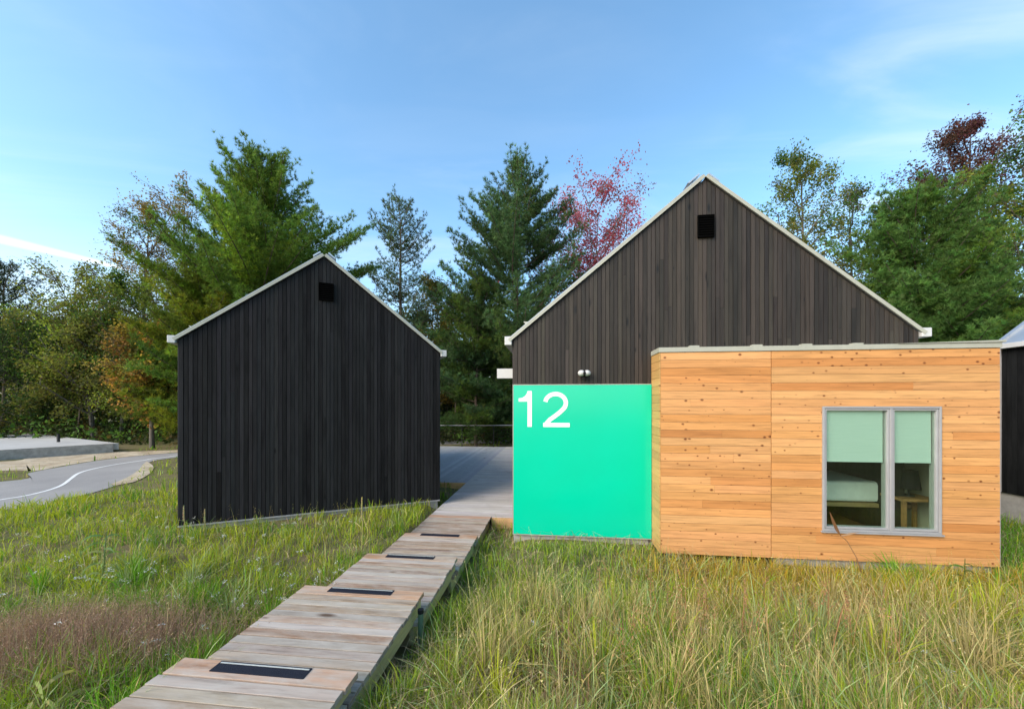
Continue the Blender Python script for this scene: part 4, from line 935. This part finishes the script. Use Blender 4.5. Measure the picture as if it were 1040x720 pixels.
def blades(x, y, z, h, lean, az, wdt, rs, levels=(0.0, 0.42, 0.76)):
    n = len(x); psi = rs.uniform(0, math.pi, n); cx, cy = np.cos(psi), np.sin(psi); ca, sa = np.cos(az), np.sin(az)
    vs_ = []
    for t_ in levels + (1.0,):
        o = lean * h * t_ ** 1.9; zz = z + h * (t_ - 0.42 * np.clip(lean, 0, 1.2) * t_ ** 2.2); xx = x + ca * o; yy = y + sa * o
        if t_ == 1.0: vs_.append(np.stack([xx, yy, zz], 1))
        else:
            w_ = wdt * (1 - 0.55 * t_) / 2
            vs_.append(np.stack([xx - cx * w_, yy - cy * w_, zz], 1)); vs_.append(np.stack([xx + cx * w_, yy + cy * w_, zz], 1))
    m_ = len(vs_); v = np.stack(vs_, 1).reshape(-1, 3); b0 = (np.arange(n) * m_)[:, None]
    f = []
    for k in range(len(levels) - 1): f += [(2 * k, 2 * k + 1, 2 * k + 3), (2 * k, 2 * k + 3, 2 * k + 2)]
    k = len(levels) - 1; f.append((2 * k, 2 * k + 1, 2 * k + 2))
    tr_ = np.concatenate([b0 + np.array(q_)[None, :] for q_ in f]); return v, tr_, m_
LUSH, YEL, STRAW, RUST, SAGE, BRN, PLAINC = [np.array(c) for c in ((0.130, 0.285, 0.022), (0.40, 0.43, 0.030), (0.52, 0.42, 0.18), (0.43, 0.310, 0.042), (0.260, 0.330, 0.135), (0.260, 0.150, 0.100), (0.250, 0.345, 0.034))]
def zone(x, y):
    """how much of each kind of grass grows where"""
    brown = np.exp(-(((x + 3.45) / 1.05) ** 2 + ((y - 2.95) / 0.50) ** 2) ** 1.3)
    brown = np.maximum(brown, 0.8 * np.exp(-(((x - 0.35) / 0.62) ** 2 + ((y - 2.5) / 0.36) ** 2)))
    rust = ss(1.2, 2.2, x) * (1 - ss(6.0, 7.0, x)) * ss(3.3, 3.9, y) * (1 - ss(5.4, 6, y))
    straw = ss(-0.9, 0.3, x) * (1 - ss(3.3, 4.4, y + 0.4 * fn(x, y, 1.5, 3)))
    lush = np.maximum(ss(0.1, 1.0, fn(x, y, 1.6, 4)) * 0.75, ss(4.9, 5.9, x) * (1 - ss(6.5, 9, y)) * ss(3.7, 4.6, y))
    lush = np.maximum(lush, np.exp(-(((x + 2.15) / 0.55) ** 2 + ((y - 2.55) / 0.6) ** 2)))
    yel = ss(-1.5, -3.0, x) * ss(3.8, 5.0, y) * (1 - ss(8, 10, y))
    return brown, rust, straw, lush, yel
def meadow(n, seed):
    rs = np.random.RandomState(seed); x, y = scatter(n, rs)
    k = ~blocked(x, y, 0.015); x, y = x[k], y[k]
    cl_n = fn(x, y, 0.42, 1) + 0.7 * fn(x, y, 0.17, 6)     # clumping
    k = rs.uniform(size=len(x)) < np.clip(0.55 + 0.50 * cl_n, 0.08, 1) * (1 - 0.55 * np.exp(-(((x - 0.45) / 0.55) ** 2 + ((y - 2.75) / 0.5) ** 2))); x, y = x[k], y[k]; n = len(x)
    br, ru, st, lu, ye = zone(x, y)
    h = 0.21 + 0.10 * fn(x, y, 1.1, 2) + 0.07 * fn(x, y, 0.35, 8)
    h = h + 0.13 * st + 0.07 * ru + 0.03 * lu - 0.05 * ye - 0.04 * br
    # shorter by the walls and by the path
    dx, dy = x - OX, y - OY; s = dx * math.cos(A) - dy * math.sin(A); t_ = dx * math.sin(A) + dy * math.cos(A)
    h = np.where((s > -0.3) & (t_ > -1.05), np.minimum(h, 0.13 + 0.08 * np.clip(-0.46 - t_, 0, 1) * 3), h)
    h = np.where((s > 6.3) & (t_ > -1.2), 0.24, h); h = np.where((x < -1.5) & (x > -2.6) & (y > 6.6) & (y < 8), 0.20, h)
    h = np.clip(h, 0.08, 0.6) * rs.uniform(0.55, 1.35, n)
    h = np.where(y > 9, np.minimum(h, 0.26), h)
    r = rs.uniform(size=n); r2 = rs.uniform(size=(n, 1))
    c = PLAINC + (YEL - PLAINC) * np.clip(0.45 * r2 + 0.5 * ye[:, None], 0, 1)
    pick = lambda cnd, colr, c: np.where(cnd[:, None], colr, c)
    c = pick(r < 0.10 + 0.75 * lu, LUSH, c); c = pick((rs.uniform(size=n) < 0.16), SAGE, c)
    c = pick(rs.uniform(size=n) < 0.74 * ru, RUST, c)
    c = pick(rs.uniform(size=n) < 0.05 + 0.42 * st + 0.06 * ru, STRAW, c)
    c = pick(rs.uniform(size=n) < 0.55 * br, BRN, c); c = pick(rs.uniform(size=n) < 0.22 * st * (fn(x, y, 0.8, 9) > 0.2), BRN * 1.3, c)
    c = np.clip(c * rs.uniform(0.68, 1.32, (n, 1)) * (1 + rs.uniform(-0.08, 0.08, (n, 3))), 0.01, 0.8)
    wdt = np.maximum(0.0056, 0.00150 * y) * np.exp(rs.normal(0, 0.38, n))
    broad = rs.uniform(size=n) < 0.05 * (y < 7); wdt = np.where(broad, np.maximum(wdt, 0.011), wdt); h = np.where(broad, h * 1.25, h); c = np.where(broad[:, None] & (rs.uniform(size=n) < 0.6)[:, None], SAGE * 1.25 * rs.uniform(0.7, 1.3, (n, 1)), c)
    lean = np.where(broad, 0.25, 0) + np.abs(rs.normal(0.34, 0.40, n)); az = rs.uniform(0, 6.28, n) + 0.6 * fn(x, y, 0.6, 3)
    v, f, m_ = blades(x, y, gh(x, y) - 0.01, h, np.clip(lean, 0, 1.3), az, wdt, rs)
    return v, f, np.repeat(c, m_, 0)
v, f, c = meadow(400000, 201)
tag(np_mesh('meadow_grass', v, f, c, M['grass']), 'mixed green and straw coloured meadow grass around the boardwalk and cabins', 'grass', kind='stuff')
# dead thatch lying between the blades
rs = np.random.RandomState(91); x, y = scatter(30000, rs, 1.2, 8); k = ~blocked(x, y, 0.02); x, y = x[k], y[k]; n = len(x)
k = (x > -1) | (rs.uniform(size=n) < 0.4); x, y = x[k], y[k]; n = len(x)
c = np.array([(0.50, 0.42, 0.24), (0.40, 0.32, 0.17), (0.30, 0.21, 0.13)])[rs.randint(0, 3, n)] * rs.uniform(0.6, 1.3, (n, 1))
v, f, m_ = blades(x, y, gh(x, y) + rs.uniform(0, 0.10, n), rs.uniform(0.10, 0.24, n), rs.uniform(1.0, 2.2, n), rs.uniform(0, 6.28, n), np.maximum(0.005, 0.0014 * y), rs)
tag(np_mesh('dead_thatch', v, f, np.repeat(c, m_, 0), M['drygrass']), 'dead straw lying bent between the green blades', 'dry grass', kind='stuff')
# fountain tufts that break the evenness
rs = np.random.RandomState(97); X_, Y_, H_, C_, N_ = [], [], [], [], []
for (nt_, reg, hr, cols_) in ((75, (-0.35, 5.0, 1.8, 4.2), (0.30, 0.58), (YEL, STRAW, STRAW * 0.85, SAGE)), (34, (-5.5, -1.75, 2.0, 4.8), (0.24, 0.42), (LUSH, YEL, SAGE)), (22, (0.55, 1.35, 2.25, 3.0), (0.28, 0.46), (YEL * 1.1, YEL * 1.1, LUSH)), (16, (4.6, 7.2, 3.4, 5.2), (0.25, 0.42), (LUSH, LUSH, YEL)), (16, (-2.6, -1.72, 2.0, 3.0), (0.26, 0.40), (LUSH * 1.1, LUSH))):
    for _ in range(nt_):
        X_.append(rs.uniform(reg[0], reg[1])); Y_.append(rs.uniform(reg[2], reg[3])); H_.append(rs.uniform(*hr)); C_.append(cols_[rs.randint(len(cols_))]); N_.append(rs.randint(40, 95))
X_, Y_, H_, C_ = np.repeat(X_, N_), np.repeat(Y_, N_), np.repeat(H_, N_), np.repeat(np.array(C_), N_, 0); n = len(X_)
az = rs.uniform(0, 6.28, n); ro = np.abs(rs.normal(0, 0.055, n)); x = X_ + ro * np.cos(az); y = Y_ + ro * np.sin(az)
k = ~blocked(x, y, 0.03); x, y, az, H_, C_ = x[k], y[k], az[k], H_[k], C_[k]; n = len(x)
c = np.clip(C_ * rs.uniform(0.7, 1.35, (n, 1)), 0.01, 0.85)
v, f, m_ = blades(x, y, gh(x, y) - 0.01, H_ * rs.uniform(0.6, 1.25, n), np.clip(np.abs(rs.normal(0.45, 0.35, n)), 0.05, 1.3), az, np.maximum(0.0065, 0.0018 * y) * np.exp(rs.normal(0, 0.3, n)), rs, (0.0, 0.3, 0.55, 0.8))
tag(np_mesh('grass_tufts', v, f, np.repeat(c, m_, 0), M['grass']), 'loose taller tufts of grass standing out of the meadow', 'grass', kind='stuff')
# thin tall dry stems with seed heads
def stems(n, seed, region, hr, colr, wdt, lean, rs=None):
    rs = np.random.RandomState(seed); x = rs.uniform(region[0], region[1], n); y = region[2] + (region[3] - region[2]) * rs.uniform(size=n)
    k = ~blocked(x, y, 0.04); x, y = x[k], y[k]; n = len(x)
    h = rs.uniform(hr[0], hr[1], n); az = rs.uniform(0, 6.28, n); le = np.abs(rs.normal(lean, lean * 0.8, n))
    c = np.array(colr)[rs.randint(0, len(colr), n)] * rs.uniform(0.75, 1.3, (n, 1))
    v, f, m_ = blades(x, y, gh(x, y) - 0.01, h, np.clip(le, 0, 1.2), az, np.full(n, wdt) * np.maximum(1, y / 4), rs, (0.0, 0.3, 0.55, 0.8))
    tips = v.reshape(n, m_, 3)[:, -1]; return v, f, np.repeat(c, m_, 0), tips, c
def heads(tips, c, k, spread, sz, rs, up=0.0):
    n = len(tips) * k; p = np.repeat(tips, k, 0) + rs.normal(size=(n, 3)) * np.array(spread); p[:, 2] -= up * rs.uniform(size=n)
    a = rs.normal(size=(n, 3)); a /= np.linalg.norm(a, axis=1)[:, None]; b_ = np.cross(a, rs.normal(size=(n, 3))); b_ /= np.linalg.norm(b_, axis=1)[:, None]
    s = sz * rs.uniform(0.6, 1.3, (n, 1)); v = np.stack([p - a * s, p + b_ * s * .6, p + a * s], 1).reshape(-1, 3)
    return v, np.arange(n * 3).reshape(-1, 3), np.repeat(np.repeat(c, k, 0) * rs.uniform(0.8, 1.25, (n, 1)), 3, 0)
def join(parts):
    V, F, C_ = [], [], []; o = 0
    for v, f, c in parts: V.append(v); F.append(f + o); C_.append(c); o += len(v)
    return np.concatenate(V), np.concatenate(F), np.concatenate(C_)
rs = np.random.RandomState(5); parts = []
STR = [(0.58, 0.47, 0.23), (0.50, 0.38, 0.16), (0.42, 0.32, 0.12), (0.45, 0.43, 0.18)]
for (n, seed, reg, hr, cc, wd_, le) in ((1150, 1, (-0.4, 5.5, 1.7, 4.0), (0.32, 0.72), STR, 0.0055, 0.42), (240, 2, (-7.5, -2.0, 1.8, 5.5), (0.28, 0.55), STR, 0.0042, 0.3), (280, 3, (1.0, 6.5, 3.6, 5.1), (0.25, 0.45), [(0.42, 0.31, 0.09), (0.36, 0.26, 0.07)], 0.004, 0.22), (120, 4, (-0.3, 3.5, 3, 5.6), (0.25, 0.5), STR, 0.004, 0.3), (110, 6, (-6, -1.7, 5, 7), (0.3, 0.5), [(0.30, 0.30, 0.09), (0.38, 0.31, 0.12)], 0.0035, 0.15), (60, 8, (0.7, 2.6, 2.3, 3.4), (0.55, 0.85), [(0.34, 0.16, 0.085), (0.40, 0.22, 0.11)], 0.006, 0.12)):
    v, f, c, tips, c1 = stems(n, seed, reg, hr, cc, wd_, le); parts.append((v, f, c))
    parts.append(heads(tips, c1, 5, (0.006, 0.006, 0.02), 0.009, rs, 0.06))
    if seed == 8: parts.append(heads(tips, c1, 26, (0.010, 0.010, 0.05), 0.009, rs, 0.22))
v, f, c = join(parts); tag(np_mesh('dry_stems', v, f, c, M['drygrass']), 'tall dry straw coloured stems standing above the meadow grass', 'dry grass', kind='stuff')
# hazy red brown seed grass, bottom left
parts = []
x_ = rs.normal(-3.40, 0.62, 6200); y_ = rs.normal(2.95, 0.28, 6200); k = ~blocked(x_, y_, 0.04) & (x_ < -1.9) & (y_ > 1.8); x_, y_ = x_[k], y_[k]; n = len(x_)
c1 = np.array([(0.36, 0.225, 0.160), (0.30, 0.175, 0.125), (0.42, 0.30, 0.195)])[rs.randint(0, 3, n)] * rs.uniform(0.75, 1.25, (n, 1))
hh = rs.uniform(0.26, 0.52, n)
v, f, m_ = blades(x_, y_, gh(x_, y_), hh, np.abs(rs.normal(0.35, 0.3, n)), rs.uniform(0, 6.28, n), np.full(n, 0.0034), rs); parts.append((v, f, np.repeat(c1, m_, 0)))
tips = v.reshape(n, m_, 3)[:, -1]; parts.append(heads(tips, c1, 5, (0.022, 0.022, 0.035), 0.0065, rs, 0.15))
v, f, c = join(parts); tag(np_mesh('seed_grass', v, f, c, M['drygrass']), 'hazy patch of red brown seed grass left of the boardwalk', 'grass', kind='stuff')
# white wild flowers
parts = []
for (n, seed, reg, hr) in ((60, 21, (-5.5, -2.0, 2.7, 4.6), (0.26, 0.42)), (44, 22, (-2.05, -1.62, 3.0, 4.5), (0.24, 0.40)), (40, 23, (0.3, 4.5, 1.9, 3.3), (0.18, 0.35)), (40, 24, (-8, -2.5, 4, 6.3), (0.2, 0.32))):
    v, f, c, tips, c1 = stems(n, seed, reg, hr, [(0.12, 0.15, 0.05)], 0.004, 0.2); parts.append((v, f, c))
    parts.append(heads(tips, np.full((len(tips), 3), 0.62), 14, (0.016, 0.016, 0.010), 0.0105, rs))
v, f, c = join(parts); tag(np_mesh('wildflowers', v, f, c, M['flower']), 'small white wild flowers scattered in the grass', 'flowers', kind='stuff')

# ---- plants that stand out one by one
def leaf_strip(mb, pts, wds, c):
    for i in range(len(pts) - 1):
        a, e = Vector(pts[i]), Vector(pts[i + 1]); d = (e - a).normalized(); sdv = d.cross(Vector((0.2, -0.9, 0.3))).normalized()
        mb.poly([a - sdv * wds[i] / 2, e - sdv * wds[i + 1] / 2, e + sdv * wds[i + 1] / 2, a + sdv * wds[i] / 2], c)
def weed(label, x, y, h, seed, c, nleaf=9, ll=0.28):
    rr = random.Random(seed); z0 = float(gh(x, y)); o = thing('tall_weed', label, 'plant', (x, y, z0))
    mb = MB(); mb.tube([(0, 0, -0.02), (0.01, 0, h * .5), (0.03, 0.01, h)], [0.007, 0.006, 0.003], 6, c); mb.build('stem', M['grass'], o)
    mb = MB()
    for k in range(nleaf):
        z = h * (0.15 + 0.8 * k / nleaf); a = k * 2.5 + rr.uniform(-.4, .4); l = ll * rr.uniform(.7, 1.2) * (1 - 0.4 * k / nleaf)
        pts = [(math.cos(a) * l * q_, math.sin(a) * l * q_, z + l * (0.75 * q_ - 0.95 * q_ * q_)) for q_ in (0, .25, .5, .75, 1)]
        leaf_strip(mb, pts, [0.008, 0.022, 0.024, 0.016, 0.002], tuple(v_ * rr.uniform(.8, 1.2) for v_ in c))
    mb.build('leaves', M['grass'], o)
weed('pale green leafy weed standing alone in the grass left of the small cabin', -5.05, 4.75, 0.52, 1, (0.17, 0.25, 0.09), 10)
weed('second pale leafy weed lower in the left grass', -4.6, 4.3, 0.40, 2, (0.18, 0.25, 0.08), 8)
weed('long leaved straw weed at the bottom left corner', -2.75, 2.25, 0.30, 3, (0.30, 0.32, 0.11), 9, 0.34)
weed('bright green leafy weed in the straw grass below the green panel', 0.95, 2.35, 0.34, 4, (0.17, 0.26, 0.035), 9, 0.26)
weed('thin green weed rising beside the bay window right end', 5.35, 4.55, 0.42, 5, (0.10, 0.15, 0.035), 8, 0.2)
def spike(label, x, y, h, c):
    z0 = float(gh(x, y)); o = thing('flower_spike', label, 'plant', (x, y, z0)); mb = MB(); mb.tube([(0, 0, -0.02), (0.01, 0, h * .6), (0.0, 0, h)], [0.006, 0.005, 0.004], 6, c); mb.build('stem', M['drygrass'], o)
    mb = MB(); rr = random.Random(h)
    for k in range(46):
        z = h * (0.55 + 0.45 * k / 46); a = k * 2.4; r_ = 0.008 * (1 - 0.5 * k / 46); mb.ellipsoid((math.cos(a) * r_, math.sin(a) * r_, z), (0.007, 0.007, 0.010), tuple(v_ * rr.uniform(.7, 1.2) for v_ in c), 6, 4)
    mb.build('seed_head', M['drygrass'], o)
spike('straw coloured seed spike in front of the small cabin near the boardwalk', -2.13, 5.45, 0.74, (0.46, 0.40, 0.17))
spike('straw seed spike before the small cabin left corner, the taller of two', -5.0, 5.85, 0.52, (0.42, 0.34, 0.18))
spike('thin straw seed spike before the small cabin left corner, the shorter of two', -4.72, 5.9, 0.46, (0.36, 0.30, 0.15))
dl = thing('dry_leaf_stalk', 'brown dry stalk with a broad leaf leaning at the lower left of the bay window', 'plant', (4.32, 5.06, -0.1))
mb = MB(); mb.tube([(0.30, 0, 0.0), (0.24, 0.02, 0.25), (0.14, 0.05, 0.46), (0.06, 0.05, 0.53)], [0.006, 0.005, 0.004, 0.003], 6, (0.28, 0.16, 0.09)); mb.build('stem', M['drygrass'], dl)
mb = MB(); leaf_strip(mb, [(0.06, 0.05, 0.53), (0.0, 0.05, 0.62), (-0.06, 0.04, 0.74), (-0.11, 0.03, 0.86)], [0.012, 0.06, 0.05, 0.004], (0.26, 0.13, 0.06)); leaf_strip(mb, [(0.06, 0.05, 0.53), (0.16, 0.04, 0.56), (0.28, 0.03, 0.585)], [0.008, 0.024, 0.003], (0.40, 0.26, 0.16)); mb.build('leaf', M['drygrass'], dl)
bt = thing('marker_stake', 'small translucent green stake with a dark cap in the grass right of the boardwalk', 'stake', (-0.78, 3.28, float(gh(-0.78, 3.28))))
mb = MB(); mb.tube([(0, 0, -0.05), (0, 0, 0.30)], 0.022, 10, (0.20, 0.30, 0.20)); mb.build('tube', M['grass'], bt)
mb = MB(); mb.tube([(0, 0, 0.301), (0, 0, 0.335)], 0.026, 10); mb.build('cap', M['black'], bt)
